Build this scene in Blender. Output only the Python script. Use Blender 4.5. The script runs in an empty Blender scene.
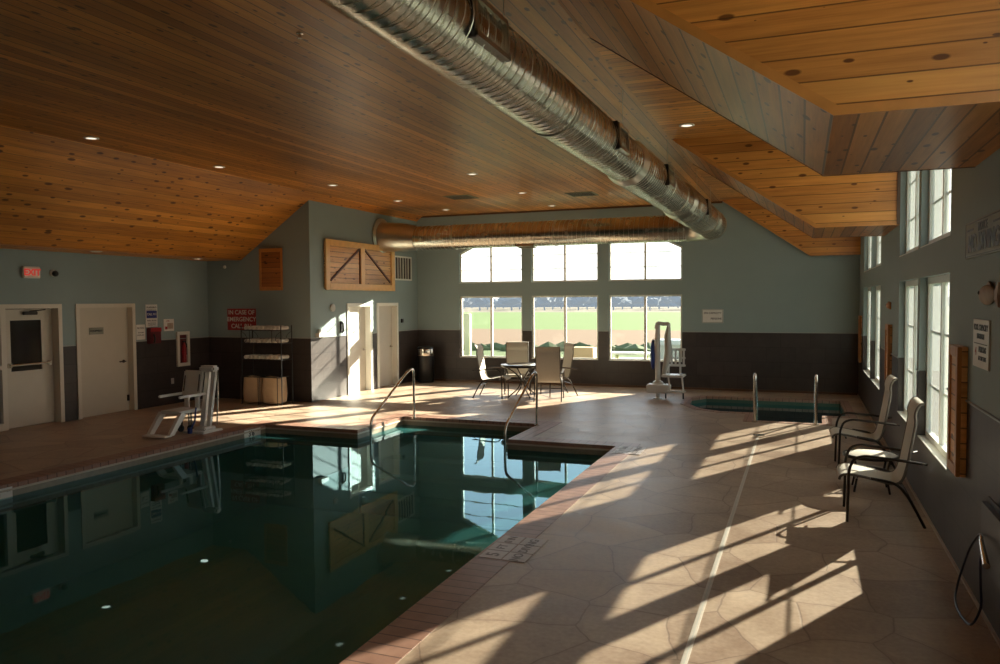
import bpy, bmesh, math, random
from mathutils import Vector, Matrix, Quaternion
random.seed(7)
S = bpy.context.scene
COL = S.collection
PI = math.pi
V = Vector

# ---------------------------------------------------------------- materials
def newmat(name):
    m = bpy.data.materials.new(name); m.use_nodes = True
    nt = m.node_tree
    for n in list(nt.nodes): nt.nodes.remove(n)
    out = nt.nodes.new('ShaderNodeOutputMaterial')
    return m, nt, out
def N(nt, typ, **kw):
    n = nt.nodes.new(typ)
    for k, v in kw.items():
        if k.startswith('_'): setattr(n, k[1:], v)
        else: n.inputs[k.replace('__', ' ')].default_value = v
    return n
def L(nt, a, ao, b, bi): nt.links.new(a.outputs[ao], b.inputs[bi])
def math_(nt, op, a, b=None, c=None):
    n = nt.nodes.new('ShaderNodeMath'); n.operation = op
    for i, v in enumerate((a, b, c)):
        if v is None: continue
        if isinstance(v, (int, float)): n.inputs[i].default_value = v
        else: nt.links.new(v, n.inputs[i])
    return n.outputs[0]
def mixc(nt, fac, a, b, blend='MIX'):
    n = nt.nodes.new('ShaderNodeMix'); n.data_type = 'RGBA'; n.blend_type = blend
    for sock, v in ((n.inputs[0], fac), (n.inputs[6], a), (n.inputs[7], b)):
        if isinstance(v, (int, float)): sock.default_value = v
        elif isinstance(v, tuple): sock.default_value = v if len(v) == 4 else (*v, 1)
        else: nt.links.new(v, sock)
    return n.outputs[2]
def simple(name, col, rough=.5, metal=0., noise=.08, nscale=6., emit=None, es=1., coat=0., spec=.5, bump=0.):
    m, nt, out = newmat(name)
    b = N(nt, 'ShaderNodeBsdfPrincipled', Roughness=rough, Metallic=metal)
    b.inputs['Specular IOR Level'].default_value = spec
    b.inputs['Coat Weight'].default_value = coat
    tc = N(nt, 'ShaderNodeTexCoord'); nz = N(nt, 'ShaderNodeTexNoise', Scale=nscale, Detail=4.)
    L(nt, tc, 'Object', nz, 'Vector')
    f = math_(nt, 'MULTIPLY_ADD', nz.outputs[0], noise * 2, 1 - noise)
    vm = N(nt, 'ShaderNodeVectorMath', _operation='SCALE'); vm.inputs[0].default_value = col
    nt.links.new(f, vm.inputs['Scale']); L(nt, vm, 0, b, 'Base Color')
    if emit:
        b.inputs['Emission Color'].default_value = (*emit, 1); b.inputs['Emission Strength'].default_value = es
    if bump:
        bp = N(nt, 'ShaderNodeBump', Strength=bump); nt.links.new(nz.outputs[0], bp.inputs['Height']); L(nt, bp, 0, b, 'Normal')
    L(nt, b, 0, out, 0)
    return m
def pos_xyz(nt):
    g = N(nt, 'ShaderNodeNewGeometry'); s = N(nt, 'ShaderNodeSeparateXYZ'); L(nt, g, 'Position', s, 0)
    return s.outputs
def comb(nt, a, b, c):
    n = nt.nodes.new('ShaderNodeCombineXYZ')
    for i, v in enumerate((a, b, c)):
        if isinstance(v, (int, float)): n.inputs[i].default_value = v
        else: nt.links.new(v, n.inputs[i])
    return n.outputs[0]
def wood(name, along, across, c1, c2, c3, board=.13, rough=.3, knots=True, groove=.045, off=0., spec=.5, kd=1.):
    m, nt, out = newmat(name)
    P = pos_xyz(nt); u = P['XYZ'.index(along)]; v = P['XYZ'.index(across)]
    vb = math_(nt, 'MULTIPLY_ADD', v, 1 / board, off)
    idx = math_(nt, 'FLOOR', vb); fr = math_(nt, 'FRACT', vb)
    wn = N(nt, 'ShaderNodeTexWhiteNoise', _noise_dimensions='1D'); nt.links.new(idx, wn.inputs['W'])
    rnd = wn.outputs['Value']
    u2 = math_(nt, 'MULTIPLY_ADD', rnd, 37.0, u)
    gr = N(nt, 'ShaderNodeTexNoise', Scale=1.0, Detail=5., Roughness=.6)
    nt.links.new(comb(nt, math_(nt, 'MULTIPLY', u2, 1.3), math_(nt, 'MULTIPLY', vb, 3.2), idx), gr.inputs['Vector'])
    wv = N(nt, 'ShaderNodeTexNoise', Scale=1.0, Detail=2.)
    nt.links.new(comb(nt, math_(nt, 'MULTIPLY', u2, 3.0), math_(nt, 'MULTIPLY', vb, 14), idx), wv.inputs['Vector'])
    t = math_(nt, 'ADD', math_(nt, 'MULTIPLY', gr.outputs[0], .65), math_(nt, 'MULTIPLY', rnd, .45))
    t = math_(nt, 'ADD', t, math_(nt, 'MULTIPLY', wv.outputs[0], .25))
    t = math_(nt, 'MULTIPLY_ADD', t, 1.6, -.62)
    cr = N(nt, 'ShaderNodeValToRGB'); nt.links.new(t, cr.inputs[0])
    e = cr.color_ramp.elements; e[0].color = (*c1, 1); e[1].color = (*c3, 1); k = e.new(.5); k.color = (*c2, 1)
    col = cr.outputs[0]
    if knots:
        vo = N(nt, 'ShaderNodeTexVoronoi', Scale=1.0, _voronoi_dimensions='2D')
        nt.links.new(comb(nt, math_(nt, 'MULTIPLY', u, 2.9), math_(nt, 'MULTIPLY', vb, .93), 0.0), vo.inputs['Vector'])
        rv = N(nt, 'ShaderNodeSeparateColor'); L(nt, vo, 'Color', rv, 0)
        size = math_(nt, 'MULTIPLY_ADD', rv.outputs[0], .22, -.04)
        size = math_(nt, 'MAXIMUM', size, .001)
        size = math_(nt, 'MULTIPLY', size, kd)
        kf = math_(nt, 'SUBTRACT', 1.0, math_(nt, 'DIVIDE', vo.outputs['Distance'], size))
        kf = math_(nt, 'MULTIPLY', math_(nt, 'MAXIMUM', kf, 0.0), 2.8)
        kf = math_(nt, 'MINIMUM', kf, .92)
        col = mixc(nt, kf, col, (c1[0] * .28, c1[1] * .22, c1[2] * .2))
    big = N(nt, 'ShaderNodeTexNoise', Scale=1.0, Detail=4., Roughness=.55)
    nt.links.new(comb(nt, math_(nt, 'MULTIPLY', u, .32), math_(nt, 'MULTIPLY', v, 1.3), 0.0), big.inputs['Vector'])
    bm_ = N(nt, 'ShaderNodeVectorMath', _operation='SCALE'); nt.links.new(col, bm_.inputs[0])
    nt.links.new(math_(nt, 'MULTIPLY_ADD', big.outputs[0], 1.5, .25), bm_.inputs['Scale']); col = bm_.outputs[0]
    ed = math_(nt, 'MINIMUM', fr, math_(nt, 'SUBTRACT', 1.0, fr))
    gm = math_(nt, 'LESS_THAN', ed, groove)
    col = mixc(nt, math_(nt, 'MULTIPLY', gm, .78), col, (c1[0] * .18, c1[1] * .16, c1[2] * .15))
    b = N(nt, 'ShaderNodeBsdfPrincipled', Roughness=rough); b.inputs['Specular IOR Level'].default_value = spec
    nt.links.new(col, b.inputs['Base Color'])
    bp = N(nt, 'ShaderNodeBump', Strength=.5, Distance=.01)
    nt.links.new(math_(nt, 'SUBTRACT', 1.0, gm), bp.inputs['Height']); L(nt, bp, 0, b, 'Normal')
    L(nt, b, 0, out, 0)
    return m

W1, W2, W3 = (.32, .115, .022), (.53, .215, .042), (.72, .33, .075)
M = {}
M['ceil_y'] = wood('pine ceiling boards', 'Y', 'X', W1, W2, W3, rough=.36, spec=.5)
M['ceil_low'] = wood('pine sloped ceiling boards', 'Y', 'X', (.38, .13, .018), (.62, .24, .035), (.82, .36, .065), board=.12, rough=.42, groove=.02, kd=1.25)
M['cheek'] = wood('pine bulkhead boards', 'X', 'Z', (.46, .17, .035), (.72, .31, .07), (.86, .43, .11), board=.127, rough=.4, off=.4, groove=.03)
M['dormer'] = wood('pine dormer boards', 'X', 'Y', (.38, .14, .03), (.60, .26, .06), (.78, .36, .09), board=.13, rough=.4)
M['panel_yz'] = wood('pine shutter boards', 'Y', 'Z', (.50, .22, .06), (.74, .40, .14), (.88, .55, .22), board=.115, rough=.4)
M['panel_xz'] = wood('dark pine shutter boards', 'X', 'Z', (.28, .09, .02), (.42, .15, .035), (.5, .2, .05), board=.11, rough=.4)
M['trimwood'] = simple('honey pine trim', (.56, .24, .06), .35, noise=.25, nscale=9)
M['trimwood_pale'] = simple('pale pine rail', (.78, .45, .16), .4, noise=.2, nscale=9)
M['groove'] = simple('dark joint in wood', (.09, .03, .012), .6)
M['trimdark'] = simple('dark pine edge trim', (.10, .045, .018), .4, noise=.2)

def wall_mat():
    m, nt, out = newmat('painted wall with dark tile wainscot')
    P = pos_xyz(nt)
    nz = N(nt, 'ShaderNodeTexNoise', Scale=2.2, Detail=6.)
    g = N(nt, 'ShaderNodeNewGeometry'); L(nt, g, 'Position', nz, 'Vector')
    paint = mixc(nt, nz.outputs[0], (.255, .330, .335), (.295, .370, .370))
    # tiles: 0.61 x 0.31
    hu = math_(nt, 'ADD', P[0], P[1])
    row = math_(nt, 'MULTIPLY', P[2], 1 / .34); ri = math_(nt, 'FLOOR', row)
    cu = math_(nt, 'ADD', math_(nt, 'MULTIPLY', hu, 1 / .62), math_(nt, 'MULTIPLY', ri, .5))
    fu = math_(nt, 'FRACT', cu); fv = math_(nt, 'FRACT', row)
    eu = math_(nt, 'MINIMUM', fu, math_(nt, 'SUBTRACT', 1.0, fu)); ev = math_(nt, 'MINIMUM', fv, math_(nt, 'SUBTRACT', 1.0, fv))
    j = math_(nt, 'MAXIMUM', math_(nt, 'LESS_THAN', eu, .006), math_(nt, 'LESS_THAN', ev, .011))
    wn = N(nt, 'ShaderNodeTexWhiteNoise', _noise_dimensions='2D'); nt.links.new(comb(nt, math_(nt, 'FLOOR', cu), ri, 0.0), wn.inputs['Vector'])
    n2 = N(nt, 'ShaderNodeTexNoise', Scale=7., Detail=6.); L(nt, g, 'Position', n2, 'Vector')
    tv = math_(nt, 'ADD', math_(nt, 'MULTIPLY', wn.outputs['Value'], .35), math_(nt, 'MULTIPLY', n2.outputs[0], .65))
    tile = mixc(nt, tv, (.030, .024, .023), (.074, .060, .056))
    tile = mixc(nt, j, tile, (.022, .019, .019))
    low = math_(nt, 'LESS_THAN', P[2], 1.36)
    col = mixc(nt, low, paint, tile)
    b = N(nt, 'ShaderNodeBsdfPrincipled'); nt.links.new(col, b.inputs['Base Color'])
    nt.links.new(math_(nt, 'MULTIPLY_ADD', low, -.22, .62), b.inputs['Roughness'])
    b.inputs['Specular IOR Level'].default_value = .35
    L(nt, b, 0, out, 0)
    return m
M['wall'] = wall_mat()

def deck_mat():
    m, nt, out = newmat('stamped flagstone concrete deck')
    g = N(nt, 'ShaderNodeNewGeometry')
    P = N(nt, 'ShaderNodeSeparateXYZ'); L(nt, g, 'Position', P, 0)
    wob = N(nt, 'ShaderNodeTexNoise', Scale=2.0, Detail=2.); L(nt, g, 'Position', wob, 'Vector')
    va = N(nt, 'ShaderNodeVectorMath', _operation='MULTIPLY_ADD'); L(nt, wob, 'Color', va, 0)
    va.inputs[1].default_value = (.12, .12, .0); L(nt, g, 'Position', va, 2)
    vo = N(nt, 'ShaderNodeTexVoronoi', Scale=1.5, Randomness=.9, _feature='DISTANCE_TO_EDGE', _voronoi_dimensions='2D'); L(nt, va, 0, vo, 'Vector')
    vc = N(nt, 'ShaderNodeTexVoronoi', Scale=1.5, Randomness=.9, _voronoi_dimensions='2D'); L(nt, va, 0, vc, 'Vector')
    sc = N(nt, 'ShaderNodeSeparateColor'); L(nt, vc, 'Color', sc, 0)
    n1 = N(nt, 'ShaderNodeTexNoise', Scale=1.6, Detail=8., Roughness=.65); L(nt, g, 'Position', n1, 'Vector')
    n2 = N(nt, 'ShaderNodeTexNoise', Scale=26., Detail=5.); L(nt, g, 'Position', n2, 'Vector')
    t = math_(nt, 'ADD', math_(nt, 'MULTIPLY', n1.outputs[0], .75), math_(nt, 'MULTIPLY', sc.outputs[0], .18))
    t = math_(nt, 'ADD', t, math_(nt, 'MULTIPLY', n2.outputs[0], .34))
    cr = N(nt, 'ShaderNodeValToRGB'); nt.links.new(t, cr.inputs[0])
    e = cr.color_ramp.elements; e[0].position = .38; e[0].color = (.235, .155, .11, 1); e[1].position = .85; e[1].color = (.54, .42, .31, 1)
    crack = math_(nt, 'LESS_THAN', vo.outputs['Distance'], .009)
    soft = math_(nt, 'SUBTRACT', 1.0, math_(nt, 'MINIMUM', math_(nt, 'MULTIPLY', vo.outputs['Distance'], 14.0), 1.0))
    col = mixc(nt, math_(nt, 'MULTIPLY', soft, .18), cr.outputs[0], (.22, .13, .09))
    col = mixc(nt, math_(nt, 'MULTIPLY', crack, .42), col, (.10, .055, .04))
    b = N(nt, 'ShaderNodeBsdfPrincipled'); nt.links.new(col, b.inputs['Base Color'])
    nt.links.new(math_(nt, 'MULTIPLY_ADD', n1.outputs[0], .3, .26), b.inputs['Roughness'])
    b.inputs['Specular IOR Level'].default_value = .45
    h = math_(nt, 'ADD', math_(nt, 'MULTIPLY', crack, -1.0), math_(nt, 'MULTIPLY', n2.outputs[0], .35))
    bp = N(nt, 'ShaderNodeBump', Strength=.35, Distance=.008); nt.links.new(h, bp.inputs['Height']); L(nt, bp, 0, b, 'Normal')
    L(nt, b, 0, out, 0)
    return m
M['deck'] = deck_mat()

def brick_mat():
    m, nt, out = newmat('brick pattern stamped coping')
    P = pos_xyz(nt)
    def j(s, w=.13):
        f = math_(nt, 'FRACT', math_(nt, 'MULTIPLY', s, 1 / w)); return math_(nt, 'LESS_THAN', f, .10)
    # joints run square to the pool edge: along Y edges use Y, along X edges use X (beyond the far wall of the pool)
    far = math_(nt, 'GREATER_THAN', P[1], 11.13)
    jx, jy = j(P[0]), j(P[1])
    jj = math_(nt, 'ADD', math_(nt, 'MULTIPLY', far, jx), math_(nt, 'MULTIPLY', math_(nt, 'SUBTRACT', 1.0, far), jy))
    g = N(nt, 'ShaderNodeNewGeometry')
    wn = N(nt, 'ShaderNodeTexWhiteNoise', _noise_dimensions='2D')
    nt.links.new(comb(nt, math_(nt, 'FLOOR', math_(nt, 'MULTIPLY', P[0], 1 / .13)), math_(nt, 'FLOOR', math_(nt, 'MULTIPLY', P[1], 1 / .13)), 0.0), wn.inputs['Vector'])
    nz = N(nt, 'ShaderNodeTexNoise', Scale=9., Detail=6.); L(nt, g, 'Position', nz, 'Vector')
    t = math_(nt, 'ADD', math_(nt, 'MULTIPLY', nz.outputs[0], .7), math_(nt, 'MULTIPLY', wn.outputs['Value'], .2))
    col = mixc(nt, t, (.19, .095, .068), (.44, .26, .19))
    col = mixc(nt, math_(nt, 'MULTIPLY', jj, .85), col, (.09, .05, .038))
    b = N(nt, 'ShaderNodeBsdfPrincipled', Roughness=.42); nt.links.new(col, b.inputs['Base Color'])
    bp = N(nt, 'ShaderNodeBump', Strength=.5, Distance=.008); nt.links.new(math_(nt, 'SUBTRACT', 1.0, jj), bp.inputs['Height']); L(nt, bp, 0, b, 'Normal')
    L(nt, b, 0, out, 0)
    return m
M['brick'] = brick_mat()

def water_mat(name, tint, bump, scat=(.045, .20, .20), amt=.34):
    m, nt, out = newmat(name)
    fr = N(nt, 'ShaderNodeFresnel', IOR=1.28)
    gl = N(nt, 'ShaderNodeBsdfGlossy', Roughness=.012); gl.inputs[0].default_value = (.52, .82, .95, 1)
    tr = N(nt, 'ShaderNodeBsdfTransparent'); tr.inputs[0].default_value = (*tint, 1)
    mx = N(nt, 'ShaderNodeMixShader')
    tc = N(nt, 'ShaderNodeNewGeometry'); nz = N(nt, 'ShaderNodeTexNoise', Scale=1.4, Detail=3.); L(nt, tc, 'Position', nz, 'Vector')
    bp = N(nt, 'ShaderNodeBump', Strength=bump, Distance=.02); nt.links.new(nz.outputs[0], bp.inputs['Height'])
    L(nt, bp, 0, gl, 'Normal'); L(nt, bp, 0, fr, 'Normal')
    df = N(nt, 'ShaderNodeBsdfDiffuse'); df.inputs[0].default_value = (*scat, 1); m0 = N(nt, 'ShaderNodeMixShader'); m0.inputs[0].default_value = amt
    L(nt, tr, 0, m0, 1); L(nt, df, 0, m0, 2)
    L(nt, fr, 0, mx, 0); L(nt, m0, 0, mx, 1); L(nt, gl, 0, mx, 2); L(nt, mx, 0, out, 0)
    return m
M['water'] = water_mat('still pool water', (.50, .86, .80), .05)
M['spa_water'] = water_mat('still spa water', (.45, .70, .58), .06, (.05, .12, .07), .4)
M['spa_basin'] = simple('dark green spa plaster', (.05, .11, .08), .6)
M['basin'] = simple('pale green pool plaster', (.16, .36, .31), .6, noise=.12, nscale=2)
M['wtile'] = simple('grey beige waterline tile', (.27, .23, .175), .25, noise=.2, nscale=14)
M['capline'] = simple('pale tile lip', (.50, .43, .35), .3)

def glass_mat(name, haze, hazecol=(.9, .92, .9)):
    m, nt, out = newmat(name)
    fr = N(nt, 'ShaderNodeFresnel', IOR=1.45)
    gl = N(nt, 'ShaderNodeBsdfGlossy', Roughness=.02); tr = N(nt, 'ShaderNodeBsdfTransparent'); tr.inputs[0].default_value = (.96, .98, .97, 1)
    di = N(nt, 'ShaderNodeBsdfTranslucent'); di.inputs[0].default_value = (*hazecol, 1)
    m0 = N(nt, 'ShaderNodeMixShader'); m0.inputs[0].default_value = haze
    L(nt, tr, 0, m0, 1); L(nt, di, 0, m0, 2)
    mx = N(nt, 'ShaderNodeMixShader')
    nt.links.new(math_(nt, 'MULTIPLY', fr.outputs[0], .5), mx.inputs[0])
    L(nt, m0, 0, mx, 1); L(nt, gl, 0, mx, 2); L(nt, mx, 0, out, 0)
    return m
M['glass'] = glass_mat('window glass', .0)
M['glass_hazy'] = glass_mat('sunlit hazy window glass', .16)
M['glass_dark'] = simple('dark door glass', (.02, .016, .012), .08, noise=.3, spec=.6)

def galv_mat(name, axis, c=(.60, .58, .50)):
    m, nt, out = newmat(name)
    P = pos_xyz(nt); a = P['XYZ'.index(axis)]
    o = P['XYZ'.index('Z')]
    g = N(nt, 'ShaderNodeNewGeometry'); nz = N(nt, 'ShaderNodeTexNoise', Scale=5., Detail=4.); L(nt, g, 'Position', nz, 'Vector')
    col = mixc(nt, nz.outputs[0], tuple(x * .8 for x in c), tuple(min(1, x * 1.2) for x in c))
    b = N(nt, 'ShaderNodeBsdfPrincipled', Metallic=1., Roughness=.27); nt.links.new(col, b.inputs['Base Color'])
    nt.links.new(math_(nt, 'MULTIPLY_ADD', nz.outputs[0], .12, .2), b.inputs['Roughness'])
    L(nt, b, 0, out, 0)
    return m
M['galv_y'] = galv_mat('galvanised spiral duct', 'Y')
M['galv_x'] = galv_mat('galvanised spiral branch duct', 'X')
M['galv'] = simple('galvanised sheet', (.60, .58, .50), .3, metal=1., noise=.15)
M['steel'] = simple('brushed stainless steel', (.62, .58, .52), .18, metal=1., noise=.05)
M['chrome'] = simple('chrome', (.75, .74, .72), .12, metal=1., noise=.03)
M['white'] = simple('white paint', (.72, .70, .64), .4, noise=.04)
M['frame'] = simple('white vinyl window frame', (.80, .80, .74), .35, noise=.03)
M['door'] = simple('cream painted door', (.60, .54, .44), .4, noise=.04)
M['door_lit'] = simple('white painted door', (.60, .57, .51), .4, noise=.04)
M['doorframe'] = simple('cream door frame', (.68, .62, .52), .4, noise=.04)
M['black'] = simple('black plastic', (.012, .012, .013), .35)
M['bronze'] = simple('dark bronze tube', (.035, .026, .02), .3, metal=.6)
M['sling'] = simple('cream woven sling', (.56, .52, .44), .75, noise=.12, nscale=60)
M['slingedge'] = simple('dark sling piping', (.12, .10, .08), .6)
M['plastic'] = simple('white moulded plastic', (.72, .72, .70), .35, noise=.05)
M['blue'] = simple('blue plastic', (.02, .05, .25), .4)
M['hose'] = simple('dark blue hose', (.012, .02, .05), .35)
M['red'] = simple('red sign enamel', (.34, .012, .016), .35)
M['darkred'] = simple('dark red box', (.12, .012, .016), .4)
M['signwhite'] = simple('white sign face', (.74, .72, .68), .4)
M['signblack'] = simple('black sign lettering', (.015, .015, .018), .5)
M['signblue'] = simple('blue sign panel', (.03, .04, .22), .4)
M['signgrey'] = simple('weathered sign board', (.27, .27, .22), .6, noise=.3)
M['driftwood'] = simple('weathered fish wood', (.42, .33, .26), .6, noise=.4, nscale=12)
M['towel'] = simple('white terry towel', (.60, .57, .52), .9, noise=.15, nscale=40, bump=.3)
M['canvas'] = simple('beige canvas hamper', (.52, .38, .25), .85, noise=.12, nscale=12, bump=.2)
M['lamp'] = simple('glowing lamp lens', (.9, .85, .75), .4, emit=(1, .86, .66), es=5.)
M['lamp_dim'] = simple('softly glowing lamp lens', (.8, .72, .6), .4, emit=(1, .86, .66), es=1.6)
M['lamp_red'] = simple('glowing red exit letters', (.8, .05, .03), .4, emit=(1, .10, .08), es=.25)
M['exitface'] = simple('exit sign face', (.8, .62, .52), .4, emit=(1, .5, .4), es=.04)
M['ventdark'] = simple('dark vent opening', (.05, .035, .03), .6)
M['tabletop'] = simple('frosted glass table top', (.25, .25, .24), .12, noise=.1)
M['vest'] = simple('dim tan corridor', (.20, .13, .08), .7)
M['post'] = simple('pale yellow post', (.6, .58, .36), .6)
M['planter'] = simple('tan planter wood', (.52, .34, .2), .7)
M['carpaint'] = simple('silver car paint', (.6, .62, .64), .3, noise=.02)
M['cargl'] = simple('car window', (.05, .06, .07), .1)
M['foliage'] = simple('trees with painted blue haze', (.07, .085, .10), .9, noise=.2, nscale=.4, emit=(.62, .72, .86), es=.42)  # pale blue emission paints aerial haze onto the far trees
M['hedge'] = simple('dark low shrubs', (.10, .13, .06), .9, noise=.5, nscale=2.5)
M['grate'] = simple('pale trench drain cover', (.60, .55, .48), .45, noise=.15, nscale=20)
M['thermo'] = simple('beige wall device', (.5, .5, .46), .4)

def ground_mat():
    m, nt, out = newmat('fields outside')
    P = pos_xyz(nt); g = N(nt, 'ShaderNodeNewGeometry')
    n1 = N(nt, 'ShaderNodeTexNoise', Scale=.35, Detail=8., Roughness=.7); L(nt, g, 'Position', n1, 'Vector')
    n2 = N(nt, 'ShaderNodeTexNoise', Scale=3.0, Detail=6., Roughness=.7); L(nt, g, 'Position', n2, 'Vector')
    yy = math_(nt, 'ADD', P[1], math_(nt, 'MULTIPLY_ADD', n1.outputs[0], 6.0, -3.0))
    lawn = mixc(nt, n2.outputs[0], (.065, .095, .045), (.125, .155, .075))
    reed = mixc(nt, n2.outputs[0], (.10, .062, .042), (.19, .135, .09))
    field = mixc(nt, n1.outputs[0], (.080, .130, .045), (.115, .155, .06))
    tan = mixc(nt, n1.outputs[0], (.15, .135, .11), (.19, .17, .14))
    c = mixc(nt, math_(nt, 'GREATER_THAN', yy, 36.0), lawn, reed)
    c = mixc(nt, math_(nt, 'GREATER_THAN', yy, 62.0), c, field)
    c = mixc(nt, math_(nt, 'GREATER_THAN', yy, 150.0), c, tan)
    b = N(nt, 'ShaderNodeBsdfPrincipled', Roughness=.95); nt.links.new(c, b.inputs['Base Color']); b.inputs['Specular IOR Level'].default_value = .1
    L(nt, b, 0, out, 0)
    return m
M['ground'] = ground_mat()

# ---------------------------------------------------------------- mesh helpers
class MB:
    def __init__(s): s.bm = bmesh.new()
    def box(s, lo, hi, bev=0., rot=None, piv=None):
        lo, hi = V(lo), V(hi); c = (lo + hi) / 2; d = hi - lo
        r = bmesh.ops.create_cube(s.bm, size=1.0); vs = r['verts']
        for v in vs: v.co = V((v.co.x * d.x, v.co.y * d.y, v.co.z * d.z))
        if bev > 0:
            es = list({e for v in vs for e in v.link_edges})
            rb = bmesh.ops.bevel(s.bm, geom=es, offset=min(bev, min(d) * .45), segments=2, affect='EDGES', clamp_overlap=True)
            vs = list({v for f in rb['faces'] for v in f.verts} | {v for v in vs if v.is_valid})
        for v in vs: v.co += c
        if rot is not None:
            p = V(piv) if piv is not None else c
            for v in vs: v.co = p + rot @ (v.co - p)
        return s
    def poly(s, pts, vec):   # prism of 3D loop pts along vec
        vec = V(vec); a = [s.bm.verts.new(V(p)) for p in pts]; b = [s.bm.verts.new(V(p) + vec) for p in pts]
        n = len(a)
        s.bm.faces.new(a); s.bm.faces.new(b[::-1])
        for i in range(n): s.bm.faces.new((a[i], b[i], b[(i + 1) % n], a[(i + 1) % n]))
        return s
    def face(s, pts): s.bm.faces.new([s.bm.verts.new(V(p)) for p in pts]); return s
    def tube(s, path, r, seg=10, closed=False, radii=None):
        P = [V(p) for p in path]; n = len(P); rings = []
        up = None
        for i in range(n):
            if closed: t = (P[(i + 1) % n] - P[i - 1]).normalized()
            else: t = (P[min(i + 1, n - 1)] - P[max(i - 1, 0)]).normalized()
            if up is None:
                up = V((0, 0, 1)) if abs(t.z) < .9 else V((1, 0, 0))
            up = (up - t * up.dot(t)).normalized(); w = t.cross(up)
            rr = radii[i] if radii else r
            rings.append([s.bm.verts.new(P[i] + (up * math.cos(2 * PI * k / seg) + w * math.sin(2 * PI * k / seg)) * rr) for k in range(seg)])
        for i in range(n if closed else n - 1):
            a, b = rings[i], rings[(i + 1) % n]
            for k in range(seg): s.bm.faces.new((a[k], a[(k + 1) % seg], b[(k + 1) % seg], b[k]))
        if not closed:
            s.bm.faces.new(rings[0][::-1]); s.bm.faces.new(rings[-1])
        return s
    def lathe(s, prof, c=(0, 0, 0), seg=24, axis='Z', cap=True):
        c = V(c); rings = []
        for (r, h) in prof:
            ring = []
            for k in range(seg):
                a = 2 * PI * k / seg; x, y = r * math.cos(a), r * math.sin(a)
                p = {'Z': V((x, y, h)), 'Y': V((x, h, y)), 'X': V((h, x, y))}[axis]
                ring.append(s.bm.verts.new(c + p))
            rings.append(ring)
        for a, b in zip(rings, rings[1:]):
            for k in range(seg): s.bm.faces.new((a[k], a[(k + 1) % seg], b[(k + 1) % seg], b[k]))
        if cap: s.bm.faces.new(rings[0][::-1]); s.bm.faces.new(rings[-1])
        return s
    def sheet(s, prof, y0, y1, th):   # profile (x,z) list swept in y, thickened downward/backward
        pts = [V((p[0], 0, p[1])) for p in prof]; n = len(pts); ns = []
        for i in range(n):
            t = (pts[min(i + 1, n - 1)] - pts[max(i - 1, 0)]).normalized(); ns.append(V((t.z, 0, -t.x)))
        A = [p + q * th / 2 for p, q in zip(pts, ns)]; B = [p - q * th / 2 for p, q in zip(pts, ns)]
        loop = A + B[::-1]
        rows = []
        for y in (y0, y1): rows.append([s.bm.verts.new(V((p.x, y, p.z))) for p in loop])
        m = len(loop)
        for i in range(m): s.bm.faces.new((rows[0][i], rows[0][(i + 1) % m], rows[1][(i + 1) % m], rows[1][i]))
        for i in range(n - 1):
            for r, fl in ((rows[0], 1), (rows[1], 0)):
                q = (r[i], r[i + 1], r[m - 2 - i], r[m - 1 - i])
                s.bm.faces.new(q if fl else q[::-1])
        return s
    def ball(s, c, rx, ry, rz, sub=2):
        r = bmesh.ops.create_icosphere(s.bm, subdivisions=sub, radius=1.0)
        for v in r['verts']: v.co = V((v.co.x * rx, v.co.y * ry, v.co.z * rz)) + V(c)
        return r['verts']
    def make(s, name, mat, parent=None, world=False, smooth=False, struct=False, recalc=True):
        if recalc: bmesh.ops.recalc_face_normals(s.bm, faces=s.bm.faces)
        me = bpy.data.meshes.new(name); s.bm.to_mesh(me); s.bm.free()
        me.materials.append(M[mat] if isinstance(mat, str) else mat)
        if smooth:
            for p in me.polygons: p.use_smooth = True
            try: me.set_sharp_from_angle(angle=math.radians(40))
            except Exception: pass
        o = bpy.data.objects.new(name, me); COL.objects.link(o)
        if parent is not None:
            o.parent = parent
            if world: o.matrix_parent_inverse = MAT[parent.name].inverted(); MAT[o.name] = Matrix.Identity(4)
        if struct: o['kind'] = 'structure'
        return o
MAT = {}
def thing(name, label, cat, loc=(0, 0, 0), rz=0., group=None, struct=False):
    o = bpy.data.objects.new(name, None); COL.objects.link(o); o.empty_display_size = .1
    o.location = loc; o.rotation_euler = (0, 0, rz)
    MAT[o.name] = Matrix.Translation(V(loc)) @ Matrix.Rotation(rz, 4, 'Z')
    if struct: o['kind'] = 'structure'
    else:
        o['label'] = label; o['category'] = cat
        if group: o['group'] = group
    return o
def tag(o, label, cat, group=None, kind=None):
    o['label'] = label; o['category'] = cat
    if group: o['group'] = group
    if kind: o['kind'] = kind
    return o
def copy_thing(root, loc, rz, label=None, group=None):
    r = root.copy(); COL.objects.link(r); r.location = loc; r.rotation_euler = (0, 0, rz)
    MAT[r.name] = Matrix.Translation(V(loc)) @ Matrix.Rotation(rz, 4, 'Z')
    if label: r['label'] = label
    if group: r['group'] = group
    for ch in list(root.children):
        c = ch.copy(); COL.objects.link(c); c.parent = r
        for g in list(ch.children):
            d = g.copy(); COL.objects.link(d); d.parent = c
    return r
def arc(c, r, a0, a1, n, f):      # f(cos,sin) -> 3D offset
    return [V(c) + f(r * math.cos(a0 + (a1 - a0) * i / n), r * math.sin(a0 + (a1 - a0) * i / n)) for i in range(n + 1)]
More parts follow.
